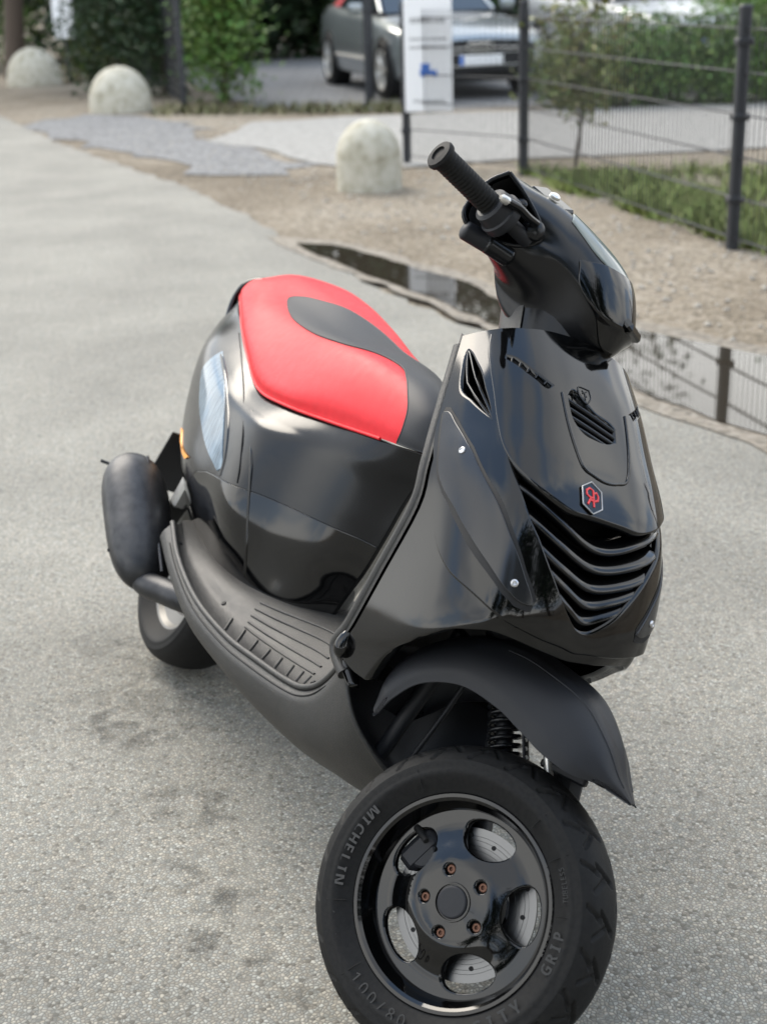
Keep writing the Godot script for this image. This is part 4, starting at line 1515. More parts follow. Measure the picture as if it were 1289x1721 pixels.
func sky_picture() -> ImageTexture:
	var w := 768
	var h := 384
	var img := Image.create(w, h, false, Image.FORMAT_RGB8)
	var n := FastNoiseLite.new()
	n.seed = 77
	n.frequency = 1.1
	n.fractal_octaves = 5
	var n2 := FastNoiseLite.new()
	n2.seed = 12
	n2.frequency = 0.55
	n2.fractal_octaves = 4
	for y in h:
		var el := PI * (0.5 - (y + 0.5) / h)
		for x in w:
			var az := TAU * (x + 0.5) / w
			var d := Vector3(cos(el) * cos(az), sin(el), cos(el) * sin(az))
			var q := d / (absf(d.y) + 0.35)
			var c := n.get_noise_3d(q.x, q.y * 0.5, q.z) * 0.5 + 0.5
			var e := n2.get_noise_3d(q.x + 5.0, q.y, q.z) * 0.5 + 0.5
			var cover := smoothstep(0.30, 0.52, c)
			var blue := Color(0.56, 0.66, 0.80).lerp(Color(0.78, 0.83, 0.88), exp(-maxf(d.y, 0.0) * 4.0))
			var white := Color(0.97, 0.97, 0.96).lerp(Color(0.74, 0.76, 0.79), smoothstep(0.42, 0.70, e))
			var col := blue.lerp(white, cover)
			if d.y < 0.0:
				col = Color(0.50, 0.49, 0.46)
			img.set_pixel(x, y, col)
	return ImageTexture.create_from_image(img)

# ------------------------------------------------------------------ ground
func ground_sheet(points: Array, y: float) -> ArrayMesh:
	var poly := PackedVector2Array()
	for p in points:
		poly.append(Vector2(p[0], p[1]))
	var idx := Geometry2D.triangulate_polygon(poly)
	var st := begin()
	for k in range(0, idx.size(), 3):
		for e in [0, 1, 2]:
			st.set_uv2(Vector2(0, 0))
		var v := []
		for e in 3:
			var q := poly[idx[k + e]]
			v.append(Vector3(q.x, y, q.y))
		if (v[1] - v[0]).cross(v[2] - v[0]).y > 0.0:
			v = [v[0], v[2], v[1]]
		for p in v:
			st.set_normal(Vector3.UP)
			st.set_uv2(Vector2((p.x + 8.0) / 16.0, (p.z + 14.0) / 16.0))
			st.add_vertex(p)
	return st.commit()

func wobbly(points: Array, amount: float, step: float, sd: int) -> Array:
	rng.seed = sd
	var out := []
	for i in points.size():
		var a := Vector2(points[i][0], points[i][1])
		var b := Vector2(points[(i + 1) % points.size()][0], points[(i + 1) % points.size()][1])
		var n: int = clampi(int(a.distance_to(b) / step), 1, 60)
		for k in n:
			var q := a.lerp(b, float(k) / n)
			if k > 0:
				q += Vector2(rng.randf_range(-1, 1), rng.randf_range(-1, 1)) * amount
			out.append([q.x, q.y])
	return out

func stain_picture() -> ImageTexture:
	# worn and oily patches of the road, 16 m across, white where the road is clean
	var size := 1024
	var img := Image.create(size, size, false, Image.FORMAT_RGB8)
	var n := FastNoiseLite.new()
	n.seed = 5
	n.frequency = 0.02
	n.fractal_octaves = 5
	var fine := FastNoiseLite.new()
	fine.seed = 9
	fine.frequency = 0.3
	fine.fractal_octaves = 3
	var spots := [[-0.50, -2.28, 0.05, 0.28], [-0.52, -2.42, 0.11, 0.13], [-0.41, -2.07, 0.035, 0.30], [-0.34, -2.08, 0.03, 0.32], [-0.30, -2.01, 0.028, 0.35], [-0.35, -1.87, 0.022, 0.40], [-0.29, -1.82, 0.03, 0.35], [-0.268, -1.78, 0.028, 0.40], [-0.285, -1.70, 0.03, 0.45], [-0.222, -1.635, 0.022, 0.45], [-0.57, -2.36, 0.022, 0.40], [-0.43, -2.49, 0.12, 0.15], [-0.15, -1.56, 0.018, 0.3], [-0.62, -2.7, 0.06, 0.2]]
	for y in size:
		for x in size:
			var p := Vector2(x / float(size) * 16.0 - 8.0, y / float(size) * 16.0 - 14.0)
			var g := n.get_noise_2d(x, y)
			var f := fine.get_noise_2d(x * 1.0, y * 1.0)
			var v := 0.94 + 0.10 * g
			for s in spots:
				var dist: float = p.distance_to(Vector2(s[0], s[1]))
				if dist < s[2] * 2.0:
					v *= 1.0 - s[3] * 0.55 * smoothstep(0.15, 0.75, 1.0 - dist / (s[2] * 2.0) + f * 1.1 - 0.15)
			v = clampf(v, 0.0, 1.0)
			img.set_pixel(x, y, Color(v, v * 0.995, v * 0.985))
	return ImageTexture.create_from_image(img)

func build_ground() -> void:
	# open ground to the horizon: trodden earth and gravel
	var m := plain(Color(0.33, 0.30, 0.252), 0.95)
	m.albedo_texture = noise_texture(1024, 0.05, [[0.0, Color(0.66, 0.64, 0.60)], [0.35, Color(0.82, 0.80, 0.76)], [0.6, Color(0.92, 0.90, 0.87)], [1.0, Color(1, 1, 1)]], 61, FastNoiseLite.TYPE_CELLULAR)
	m.normal_enabled = true
	m.normal_texture = noise_texture(512, 0.06, [], 62, FastNoiseLite.TYPE_SIMPLEX_SMOOTH, 4, true, 4.0)
	m.uv2_scale = Vector3.ONE
	m.detail_enabled = true
	m.detail_uv_layer = BaseMaterial3D.DETAIL_UV_2
	m.detail_blend_mode = BaseMaterial3D.BLEND_MODE_MUL
	m.detail_albedo = noise_texture(512, 0.012, [[0.0, Color(0.62, 0.58, 0.52)], [0.5, Color(0.9, 0.88, 0.85)], [1.0, Color(1, 1, 1)]], 63, FastNoiseLite.TYPE_SIMPLEX_SMOOTH, 5)
	M.dirt = triplanar(m, 0.9, true)
	structure("ground", ground_sheet([[-150, 60], [150, 60], [150, -250], [-150, -250]], -0.02), M.dirt)
	# road
	var agg := aggregate_pictures(1024, 0.085, 71)
	m = plain(Color(0.455, 0.445, 0.418), 0.86)
	m.albedo_texture = agg[0]
	m.normal_enabled = true
	m.normal_texture = agg[1]
	m.normal_scale = 0.8
	m.detail_enabled = true
	m.detail_uv_layer = BaseMaterial3D.DETAIL_UV_2
	m.detail_blend_mode = BaseMaterial3D.BLEND_MODE_MUL
	m.detail_albedo = stain_picture()
	M.asphalt = triplanar(m, 2.0, true)
	var edge := [[-14.0, -38.0], [-9.0, -27.0], [-4.17, -16.2], [-2.86, -13.07], [-2.02, -11.3], [-1.37, -9.98], [-0.84, -8.66], [-0.49, -7.65], [-0.34, -7.2], [0.05, -6.15], [0.33, -5.5], [0.6, -4.95], [0.89, -4.34], [1.12, -3.85], [1.7, -2.6], [3.2, 0.6], [4.5, 3.5]]
	var rough := wobbly(edge, 0.035, 0.16, 4)
	rough.resize(rough.size() - 60 if rough.size() > 400 else rough.size())
	var road := []
	rng.seed = 4
	for i in edge.size() - 1:
		var a := Vector2(edge[i][0], edge[i][1])
		var b := Vector2(edge[i + 1][0], edge[i + 1][1])
		var n: int = clampi(int(a.distance_to(b) / 0.14), 1, 40)
		for k in n:
			var q := a.lerp(b, float(k) / n) + Vector2(rng.randf_range(-1, 1), rng.randf_range(-1, 1)) * 0.03
			road.append([q.x, q.y])
	road.append_array([[4.5, 6.0], [-60.0, 6.0], [-60.0, -38.0]])
	structure("road", ground_sheet(road, 0.0), M.asphalt)
	# broken edge of older tarmac and paved drive through the gate
	m = plain(Color(0.24, 0.24, 0.238), 0.9)
	m.albedo_texture = noise_texture(512, 0.06, [[0.0, grey(0.6)], [1.0, grey(1.0)]], 81, FastNoiseLite.TYPE_CELLULAR)
	M.tarmac = triplanar(m, 1.2, true)
	structure("pavement_patch", ground_sheet(wobbly([[-3.7, -14.9], [-3.2, -16.2], [-1.8, -14.8], [-1.35, -12.7], [-0.35, -11.0], [-0.6, -10.4], [-1.1, -10.5], [-1.4, -11.1], [-2.0, -11.9], [-2.6, -13.2]], 0.2, 0.3, 8), -0.012), M.tarmac)
	m = plain(Color(0.34, 0.33, 0.305), 0.9)
	m.albedo_texture = noise_texture(512, 0.03, [[0.0, grey(0.75)], [1.0, grey(1.0)]], 83, FastNoiseLite.TYPE_SIMPLEX_SMOOTH, 5)
	M.concrete_ground = triplanar(m, 0.6, true)
	structure("driveway", ground_sheet(wobbly([[-1.5, -12.9], [-1.2, -14.6], [0.6, -14.9], [9.0, -14.8], [9.0, -11.6], [2.7, -11.0], [1.2, -10.9], [0.3, -10.6], [-0.2, -10.7], [-0.8, -11.9]], 0.08, 0.4, 9), -0.008), M.concrete_ground)
	structure("car_park", ground_sheet([[-2.6, -21.0], [-1.2, -15.9], [0.9, -15.3], [14, -15.0], [16, -34], [-6, -34]], -0.014), M.tarmac)
	# wet soil round the puddle
	m = plain(Color(0.21, 0.185, 0.148), 0.6)
	m.albedo_texture = M.dirt.albedo_texture
	M.wet = triplanar(m, 0.9, true)
	structure("wet_soil", ground_sheet(wobbly([[-0.6, -7.7], [-0.2, -7.5], [0.08, -7.08], [0.25, -6.74], [0.42, -6.48], [0.62, -5.95], [0.76, -5.7], [1.08, -5.42], [1.26, -5.2], [1.52, -4.9], [2.05, -4.15], [1.85, -3.0], [1.25, -3.25], [1.09, -3.88], [0.98, -4.06], [0.83, -4.3], [0.76, -4.5], [0.6, -4.95], [0.44, -5.36], [0.26, -5.82], [0.1, -6.12], [-0.16, -6.68], [-0.36, -7.1]], 0.03, 0.1, 15), 0.0035), M.wet)
	# puddle along the road's edge
	m = plain(Color(0.030, 0.025, 0.018), 0.02)
	m.normal_enabled = true
	m.normal_texture = noise_texture(256, 0.01, [], 91, FastNoiseLite.TYPE_SIMPLEX_SMOOTH, 2, true, 0.6)
	m.normal_scale = 0.05
	M.water = triplanar(m, 0.5, true)
	structure("puddle", ground_sheet(wobbly([[-0.42, -7.45], [-0.22, -7.36], [0.03, -6.98], [0.2, -6.64], [0.36, -6.4], [0.55, -5.86], [0.68, -5.62], [0.99, -5.33], [1.16, -5.12], [1.42, -4.82], [1.9, -4.1], [1.75, -3.2], [1.35, -3.45], [1.17, -3.92], [1.04, -4.1], [0.9, -4.36], [0.83, -4.56], [0.66, -5.0], [0.5, -5.4], [0.31, -5.85], [0.16, -6.14], [-0.1, -6.68], [-0.29, -7.08]], 0.018, 0.12, 14), 0.0075), M.water)
	# loose stones on the verge
	var st := begin()
	rng.seed = 31
	for k in 900:
		var t := rng.randf()
		var base := Vector2(1.5, -4.6).lerp(Vector2(-2.6, -14.0), t)
		var p := base + Vector2(rng.randf_range(-0.2, 1.5), rng.randf_range(-0.8, 0.3))
		var r := rng.randf_range(0.006, 0.022)
		pebble(st, Vector3(p.x, -0.02 + r * 0.3, p.y), r)
	var peb := obj("gravel", st.commit(), plain(Color(0.36, 0.33, 0.28), 0.9))
	peb.set_meta("kind", "stuff")
	tag(peb, "loose gravel scattered over the earth verge", "gravel")

func pebble(st: SurfaceTool, at: Vector3, r: float) -> void:
	var top := at + Vector3(rng.randf_range(-0.3, 0.3) * r, r * 0.7, rng.randf_range(-0.3, 0.3) * r)
	var ring := []
	for k in 5:
		var a := TAU * k / 5.0 + rng.randf() * 0.5
		ring.append(at + Vector3(cos(a) * r * rng.randf_range(0.7, 1.1), 0, sin(a) * r * rng.randf_range(0.7, 1.1)))
	for k in 5:
		var a: Vector3 = ring[k]
		var b: Vector3 = ring[(k + 1) % 5]
		var n := (b - a).cross(top - a).normalized()
		if n.y < 0.0:
			n = -n
		tri(st, a, b, top, n, n, n)

# ------------------------------------------------------------------ plants
func leaf_mass(st: SurfaceTool, centre: Vector3, radii: Vector3, clumps: int, leaves: int, leaf: float, tone: Color, clump_r := 0.35) -> void:
	for c in clumps:
		var d := Vector3(rng.randfn(), rng.randfn(), rng.randfn()).normalized() * pow(rng.randf(), 0.45)
		var at := centre + d * radii
		var shade := rng.randf_range(0.65, 1.25)
		for k in leaves:
			var p := at + Vector3(rng.randfn(), rng.randfn() * 0.8, rng.randfn()) * clump_r * 0.5
			var a := Vector3(rng.randfn(), rng.randfn() * 0.5, rng.randfn()).normalized() * leaf * rng.randf_range(0.6, 1.2)
			var n := (Vector3(rng.randfn(), rng.randfn() + 1.0, rng.randfn())).normalized()
			var b := n.cross(a).normalized() * a.length() * 0.5
			var col := Color(tone.r * shade * rng.randf_range(0.8, 1.25), tone.g * shade * rng.randf_range(0.85, 1.15), tone.b * shade)
			st.set_color(col)
			st.set_normal(n)
			st.add_vertex(p - a)
			st.set_color(col)
			st.set_normal(n)
			st.add_vertex(p + b)
			st.set_color(col)
			st.set_normal(n)
			st.add_vertex(p + a)
			st.set_color(col)
			st.set_normal(n)
			st.add_vertex(p - a)
			st.set_color(col)
			st.set_normal(n)
			st.add_vertex(p + a)
			st.set_color(col)
			st.set_normal(n)
			st.add_vertex(p - b)

func plant(called: String, label: String, category: String, group: String, at: Vector3, trunk_h: float, trunk_r: float, crown: Array, clumps: int, leaves: int, leaf: float, tone: Color, sd: int, clump_r := 0.35) -> Node3D:
	rng.seed = sd
	var o := thing(called, at, label, category, group)
	var st := begin()
	var top := Vector3(rng.randf_range(-0.1, 0.1) * trunk_h, trunk_h, rng.randf_range(-0.1, 0.1) * trunk_h)
	tube(st, smooth_line([Vector3(0, -0.05, 0), top * 0.5 + Vector3(0.04, 0, 0) * trunk_h, top], 4), [trunk_r, trunk_r * 0.9, trunk_r * 0.85, trunk_r * 0.8, trunk_r * 0.75, trunk_r * 0.68, trunk_r * 0.6, trunk_r * 0.5, trunk_r * 0.4], 8)
	for k in 5:
		var a := TAU * k / 5.0 + rng.randf()
		var c: Array = crown[k % crown.size()]
		var reach: Vector3 = Vector3(cos(a) * c[1].x, c[1].y * rng.randf_range(0.0, 0.7), sin(a) * c[1].z) * 0.6 + c[0]
		var from := top * rng.randf_range(0.5, 0.95)
		tube(st, smooth_line([from, from.lerp(reach, 0.5) + Vector3(0, 0.08 * trunk_h, 0), reach], 3), [trunk_r * 0.45, trunk_r * 0.4, trunk_r * 0.35, trunk_r * 0.3, trunk_r * 0.25, trunk_r * 0.2, trunk_r * 0.12], 6)
	obj("trunk", st.commit(), M.bark, o)
	st = begin()
	for c in crown:
		leaf_mass(st, c[0], c[1], clumps, leaves, leaf, tone, clump_r)
	obj("crown", st.commit(), M.leaves, o)
	return o

func build_plants() -> void:
	M.bark = plain(Color(0.085, 0.065, 0.05), 0.95)
	var m := plain(Color(1, 1, 1), 0.6)
	m.vertex_color_use_as_albedo = true
	m.backlight_enabled = true
	m.backlight = Color(0.35, 0.4, 0.2)
	M.leaves = m
	var dark := Color(0.030, 0.058, 0.022)
	var mid := Color(0.115, 0.205, 0.045)
	var light := Color(0.13, 0.17, 0.045)
	# clipped hedge behind the fence on the right, shrub by shrub
	var spots := [[2.25, -15.3, 0.45, 0.40], [3.0, -15.4, 0.5, 0.48], [3.85, -15.3, 0.6, 0.64], [4.7, -15.5, 0.65, 0.68], [5.6, -15.4, 0.65, 0.7], [6.6, -15.6, 0.7, 0.72]]
	var looks := ["low yellowish shrub at the car end of the hedge", "leafy green hedge shrub next to the yellowish end shrub", "dense green hedge shrub behind the young tree", "broad green hedge shrub right behind the wire fence post", "dark green hedge shrub beyond the fence post", "outermost green hedge shrub beside the paved drive"]
	for i in spots.size():
		var p: Array = spots[i]
		plant("hedge_shrub", looks[i], "shrub", "hedge beside the car park", Vector3(p[0], -0.02, p[1]), 0.4, 0.03, [[Vector3(0, p[3], 0), Vector3(p[2], p[3] * 0.95, 0.45)], [Vector3(0, 0.28, 0.1), Vector3(p[2] * 1.1, 0.32, 0.45)]], 150, 26, 0.036, mid if i > 0 else light, 100 + i, 0.22)
	# bushes behind the far fence on the left
	var bushes := [[-3.35, -19.3, 0.75, 0.9, dark], [-2.65, -18.6, 0.7, 0.8, dark], [-1.75, -17.3, 0.42, 0.75, mid], [-4.2, -23.2, 0.7, 0.9, dark], [-6.9, -26.5, 1.0, 0.8, mid], [-4.15, -22.3, 0.3, 0.4, light], [-8.5, -28.5, 1.2, 0.9, dark], [-4.4, -27.5, 1.5, 1.3, dark], [-2.6, -27.0, 1.5, 1.4, dark], [-0.9, -27.4, 1.5, 1.3, dark], [0.9, -28.0, 1.5, 1.4, dark], [2.8, -27.6, 1.5, 1.4, dark]]
	var bush_looks := ["dark bush behind the middle of the far fence", "dark bush close behind the big white dome bollard", "loose bright green bush beside the far fence post", "tall dark bush where the far fence ends", "mid green bush left of the dark tree trunk", "small yellow green bush under the narrow white sign", "wide dark bush furthest along the road", "dark bush at the end of the car park near the far fence", "second dark bush behind the empty bay of the car park", "dark bush behind the tail of the silver car", "dark bush behind the roof of the silver car", "dark bush between the silver and the pale grey car"]
	for i in bushes.size():
		var p: Array = bushes[i]
		plant("bush", bush_looks[i], "bush", "bushes behind the far fence", Vector3(p[0], -0.02, p[1]), 0.5, 0.04, [[Vector3(0, p[3], 0), Vector3(p[2], p[3], p[2] * 0.8)], [Vector3(0, p[3] * 1.9, 0), Vector3(p[2] * 0.8, p[3] * 0.7, p[2] * 0.7)]], 120 if i < 7 else 200, 24, 0.05 if i < 7 else 0.14, p[4], 130 + i, 0.32 if i < 7 else 0.7)
	# young tree just behind the fence
	plant("sapling", "thin young tree with sparse yellow green leaves behind the wire fence", "tree", "", Vector3(1.42, -0.02, -9.95), 1.0, 0.018, [[Vector3(0.02, 0.95, 0), Vector3(0.30, 0.42, 0.30)], [Vector3(0.1, 0.62, 0.05), Vector3(0.22, 0.2, 0.22)]], 40, 16, 0.032, Color(0.17, 0.19, 0.05), 151, 0.16)
	# tall trees at the back of the car park
	var tall := [[-5.75, -23.6, 7.0], [-6.2, -30.5, 7.5], [-3.2, -29.5, 9.0], [-0.4, -30.5, 9.0], [3.0, -31.0, 7.5], [8.6, -30.0, 6.6], [9.8, -28.0, 4.8], [12.5, -24.5, 7.8]]
	var tree_looks := ["tree with the dark trunk standing by the narrow white sign", "second tree along from the narrow white sign", "tall dark tree behind the empty end of the car park", "broad tree behind the silver car", "short tree behind the pale grey car", "tall tree at the back corner of the car park", "round tree behind the hedge", "tall tree furthest beyond the hedge"]
	for i in tall.size():
		var p: Array = tall[i]
		var h: float = p[2]
		plant("tree", tree_looks[i], "tree", "trees round the car park", Vector3(p[0], -0.02, p[1]), h * 0.6, 0.19 if i == 0 else 0.16, [[Vector3(0, h * (0.6 if i == 0 else 0.28), 0), Vector3(2.0, h * 0.28, 1.5)], [Vector3(0.3, h * 0.66, 0), Vector3(1.8, h * 0.3, 1.5)]], 170, 26, 0.16, dark if i % 3 < 2 else mid, 170 + i, 0.8)
	plant("tree", "loose tall tree right behind the pale grey car", "tree", "trees round the car park", Vector3(4.9, -0.02, -24.6), 4.2, 0.12, [[Vector3(0.1, 4.9, 0), Vector3(0.9, 1.7, 0.9)], [Vector3(-0.3, 3.6, 0), Vector3(0.7, 0.7, 0.7)]], 26, 20, 0.10, dark, 261, 0.6)
	# trees across the road behind the viewer: the dark tones mirrored in the bodywork
	var across := [[2.6, 5.6, 8.5], [-1.6, 7.2, 9.0], [6.2, 3.6, 8.0], [-6.5, 8.5, 8.0]]
	var across_looks := ["big roadside tree across the road facing the scooter's lamp", "tall tree across the road left of the big roadside tree", "roadside tree near the end of the puddle", "tree furthest down the other side of the road"]
	for i in across.size():
		var p: Array = across[i]
		var h: float = p[2]
		plant("tree", across_looks[i], "tree", "trees across the road", Vector3(p[0], -0.02, p[1]), h * 0.6, 0.2, [[Vector3(0, h * 0.38, 0), Vector3(2.2, h * 0.28, 1.8)], [Vector3(0.2, h * 0.72, 0), Vector3(2.0, h * 0.28, 1.7)]], 150, 24, 0.15, dark, 270 + i, 0.9)
	# grass behind the fence
	var st := begin()
	rng.seed = 222
	for k in 15000:
		var u := rng.randf()
		var v := rng.randf()
		var a := Vector2(1.05, -9.9).lerp(Vector2(1.95, -6.9), u)
		var p := a + Vector2(0.93, 0.1) * (v * v) * lerpf(1.9, 0.9, u) + Vector2(0, rng.randf_range(-0.4, 0.2))
		if sin(p.x * 5.1 + p.y * 1.7) * sin(p.y * 3.3 - p.x) < rng.randf_range(-0.9, 0.3):
			continue
		var hgt := rng.randf_range(0.03, 0.11)
		var d := Vector3(rng.randfn() * 0.7, 1.0, rng.randfn() * 0.7) * hgt
		var sd := Vector3(rng.randfn(), 0, rng.randfn()).normalized() * 0.007
		var col := Color(0.20, 0.31, 0.055).lerp(Color(0.42, 0.39, 0.17), rng.randf() * 0.7)
		var b := Vector3(p.x, -0.02, p.y)
		for q in [b - sd, b + sd, b + d]:
			st.set_color(col)
			st.set_normal(Vector3(0, 0.8, 0.6))
			st.add_vertex(q)
	for k in 1600:
		var p := Vector2(-2.4, -16.0).lerp(Vector2(0.7, -15.2), rng.randf()) + Vector2(0, rng.randf_range(-0.7, 0.25))
		var hgt := rng.randf_range(0.04, 0.12)
		var d := Vector3(rng.randfn() * 0.4, 1.0, rng.randfn() * 0.4) * hgt
		var sd := Vector3(rng.randfn(), 0, rng.randfn()).normalized() * 0.012
		var col := Color(0.10, 0.13, 0.04).lerp(Color(0.2, 0.16, 0.09), rng.randf())
		for q in [Vector3(p.x, -0.02, p.y) - sd, Vector3(p.x, -0.02, p.y) + sd, Vector3(p.x, -0.02, p.y) + d]:
			st.set_color(col)
			st.set_normal(Vector3(0, 0.8, 0.6))
			st.add_vertex(q)
	var grass := obj("grass", st.commit(), M.leaves)
	grass.set_meta("kind", "stuff")
	tag(grass, "patchy short grass growing along the wire fence", "grass")

# ------------------------------------------------------------------ street furniture
func build_bollards() -> void:
	var m := plain(Color(0.55, 0.53, 0.46), 0.85)
	m.albedo_texture = noise_texture(512, 0.012, [[0.0, Color(0.62, 0.60, 0.52)], [0.45, Color(0.9, 0.89, 0.86)], [1.0, Color(1, 1, 1)]], 301, FastNoiseLite.TYPE_SIMPLEX_SMOOTH, 5)
	M.bollard = triplanar(m, 1.3, true)
	var spots := [[-0.02, -9.6, 0.225, 0.46, 0.20, "tall round topped white concrete bollard by the paved drive"], [-2.85, -16.5, 0.36, 0.50, 0.10, "wide white dome bollard in front of the far fence"], [-4.97, -21.6, 0.41, 0.54, 0.10, "white dome bollard beside the narrow white sign"]]
	for p in spots:
		var r: float = p[2]
		var h: float = p[3]
		var straight: float = p[4]
		var prof := [Vector2(-0.1, r * 1.0), Vector2(straight, r * 0.985)]
		for k in range(1, 15):
			var a := PI / 2.0 * k / 14.0
			prof.append(Vector2(straight + (h - straight) * sin(a), r * 0.985 * cos(a)))
		var o := thing("bollard", Vector3(p[0], -0.02, p[1]), p[5], "bollard", "white concrete bollards along the verge")
		var st := begin()
		lathe(st, prof, Vector3.ZERO, Vector3.UP, 40)
		obj("dome", st.commit(), M.bollard, o)

func fence(label: String, posts: Array, height: float, pitch := 0.05) -> void:
	var o := thing("mesh_fence", Vector3(posts[0][0], -0.02, posts[0][1]), label, "fence", "dark wire mesh fences")
	var base := Vector3(posts[0][0], 0, posts[0][1])
	var st := begin()
	for i in posts.size():
		var p := Vector3(posts[i][0], 0, posts[i][1]) - base
		var pm := begin()
		block(pm, Vector3(0.06, height + 0.25, 0.06), 0.01, Transform3D(Basis.IDENTITY, p + Vector3(0, (height + 0.25) / 2.0 - 0.2, 0)))
		for y in [0.25, 0.65, 1.0]:
			block(pm, Vector3(0.08, 0.035, 0.08), 0.006, Transform3D(Basis.IDENTITY, p + Vector3(0, y, 0)))
		obj("post", pm.commit(), M.fence, o)
		if i == posts.size() - 1:
			continue
		var q := Vector3(posts[i + 1][0], 0, posts[i + 1][1]) - base
		var d := (q - p).normalized()
		var n: int = int(p.distance_to(q) / pitch)
		for k in range(1, n):
			var c := p.lerp(q, float(k) / n)
			thin_bar(st, c + Vector3(0, 0.05, 0), c + Vector3(0, height, 0), 0.0034)
		var y := 0.06
		while y < height + 0.01:
			for e in [-1.0, 1.0]:
				var off: Vector3 = d.cross(Vector3.UP) * 0.006 * e
				thin_bar(st, p + off + Vector3(0, y, 0), q + off + Vector3(0, y, 0), 0.0036)
			y += 0.2
	var w := obj("wire_mesh", st.commit(), M.fence, o)
	w.set_meta("kind", "stuff")

func thin_bar(st: SurfaceTool, a: Vector3, b: Vector3, r: float) -> void:
	var d := (b - a).normalized()
	var s := d.cross(Vector3.UP if absf(d.y) < 0.9 else Vector3.RIGHT).normalized()
	var u := s.cross(d)
	for k in 4:
		var n0 := s * cos(TAU * k / 4.0) + u * sin(TAU * k / 4.0)
		var n1 := s * cos(TAU * (k + 1) / 4.0) + u * sin(TAU * (k + 1) / 4.0)
		quad(st, a + n0 * r, a + n1 * r, b + n1 * r, b + n0 * r, n0, n1, n1, n0)

func build_fences() -> void:
	M.fence = plain(Color(0.022, 0.024, 0.028), 0.5)
	fence("dark wire mesh fence between verge and grass with the young tree behind", [[2.75, -3.3], [1.81, -7.01], [1.07, -10.01], [0.27, -10.86]], 1.12)
	fence("dark wire mesh fence in front of the bushes along the road", [[-2.13, -16.56], [-3.05, -20.4], [-3.95, -24.2]], 1.3, 0.08)
	fence("short wire mesh fence standing in front of the silver car", [[0.03, -16.94], [-0.02, -16.2]], 1.2)
	# board with black print and a blue pictogram, tied to the fence
	var a := Vector3(0.255, 0, -10.79)
	var d := Vector3(0.685, 0, 0.728)
	var face := Vector3(-d.z, 0, d.x)
	if face.z < 0.0:
		face = -face
	var t := Transform3D(Basis(Vector3.UP.cross(face), Vector3.UP, face), a + Vector3(0.175, 0.78, 0.04))
	t = Transform3D(Basis(Vector3(1, 0, 0), Vector3.UP, Vector3(0, 0, 1)).rotated(Vector3.UP, -0.25), Vector3(0.44, 0.775, -10.72))
	var o := thing("fence_sign", t.origin, "white upright board with black print and blue pictogram on the fence", "sign")
	o.transform = t
	M.board = plain(Color(0.84, 0.85, 0.86), 0.5)
	M.ink = plain(Color(0.03, 0.03, 0.035), 0.6)
	M.blue_ink = plain(Color(0.05, 0.16, 0.52), 0.6)
	obj("board", block_mesh(Vector3(0.36, 0.80, 0.008), 0.002), M.board, o)
	# print too far out of focus to be read
	var st := begin()
	rng.seed = 77
	for row in [[0.245, 0.135, 0.046, 8], [0.115, 0.14, 0.022, 12], [0.055, 0.14, 0.022, 13], [-0.325, 0.12, 0.022, 10]]:
		for k in row[3]:
			var x := lerpf(-row[1], row[1], (k + 0.5) / row[3])
			var w: float = row[1] * 2.0 / row[3] * 0.62
			for e in [-0.5, 0.5]:
				block(st, Vector3(w * 0.34, row[2] * rng.randf_range(0.8, 1.0), 0.001), 0.0003, Transform3D(Basis.IDENTITY, Vector3(x + e * w * 0.6, row[0], 0.0046)))
	obj("print", st.commit(), M.ink, o)
	st = begin()
	block(st, Vector3(0.13, 0.035, 0.001), 0.0003, Transform3D(Basis.IDENTITY, Vector3(0.0, -0.12, 0.0046)))
	block(st, Vector3(0.07, 0.06, 0.001), 0.0003, Transform3D(Basis.IDENTITY, Vector3(-0.02, -0.085, 0.0047)))
	lathe(st, [Vector2(0.0, 0.016), Vector2(0.001, 0.015), Vector2(0.001, 0.0)], Vector3(-0.04, -0.14, 0.0044), Vector3.BACK, 14)
	lathe(st, [Vector2(0.0, 0.016), Vector2(0.001, 0.015), Vector2(0.001, 0.0)], Vector3(0.05, -0.14, 0.0044), Vector3.BACK, 14)
	obj("pictogram", st.commit(), M.blue_ink, o)
	# narrow sign further down the road
	o = thing("road_sign", Vector3(-4.5, -0.02, -21.8), "narrow white board on a post beside the dark tree trunk", "sign")
	obj("board", block_mesh(Vector3(0.30, 0.95, 0.02), 0.004, Transform3D(Basis.IDENTITY, Vector3(0, 1.12, 0))), M.board, o)
	st = begin()
	block(st, Vector3(0.05, 1.6, 0.05), 0.006, Transform3D(Basis.IDENTITY, Vector3(0, 0.78, -0.045)))
	obj("post", st.commit(), M.fence, o)

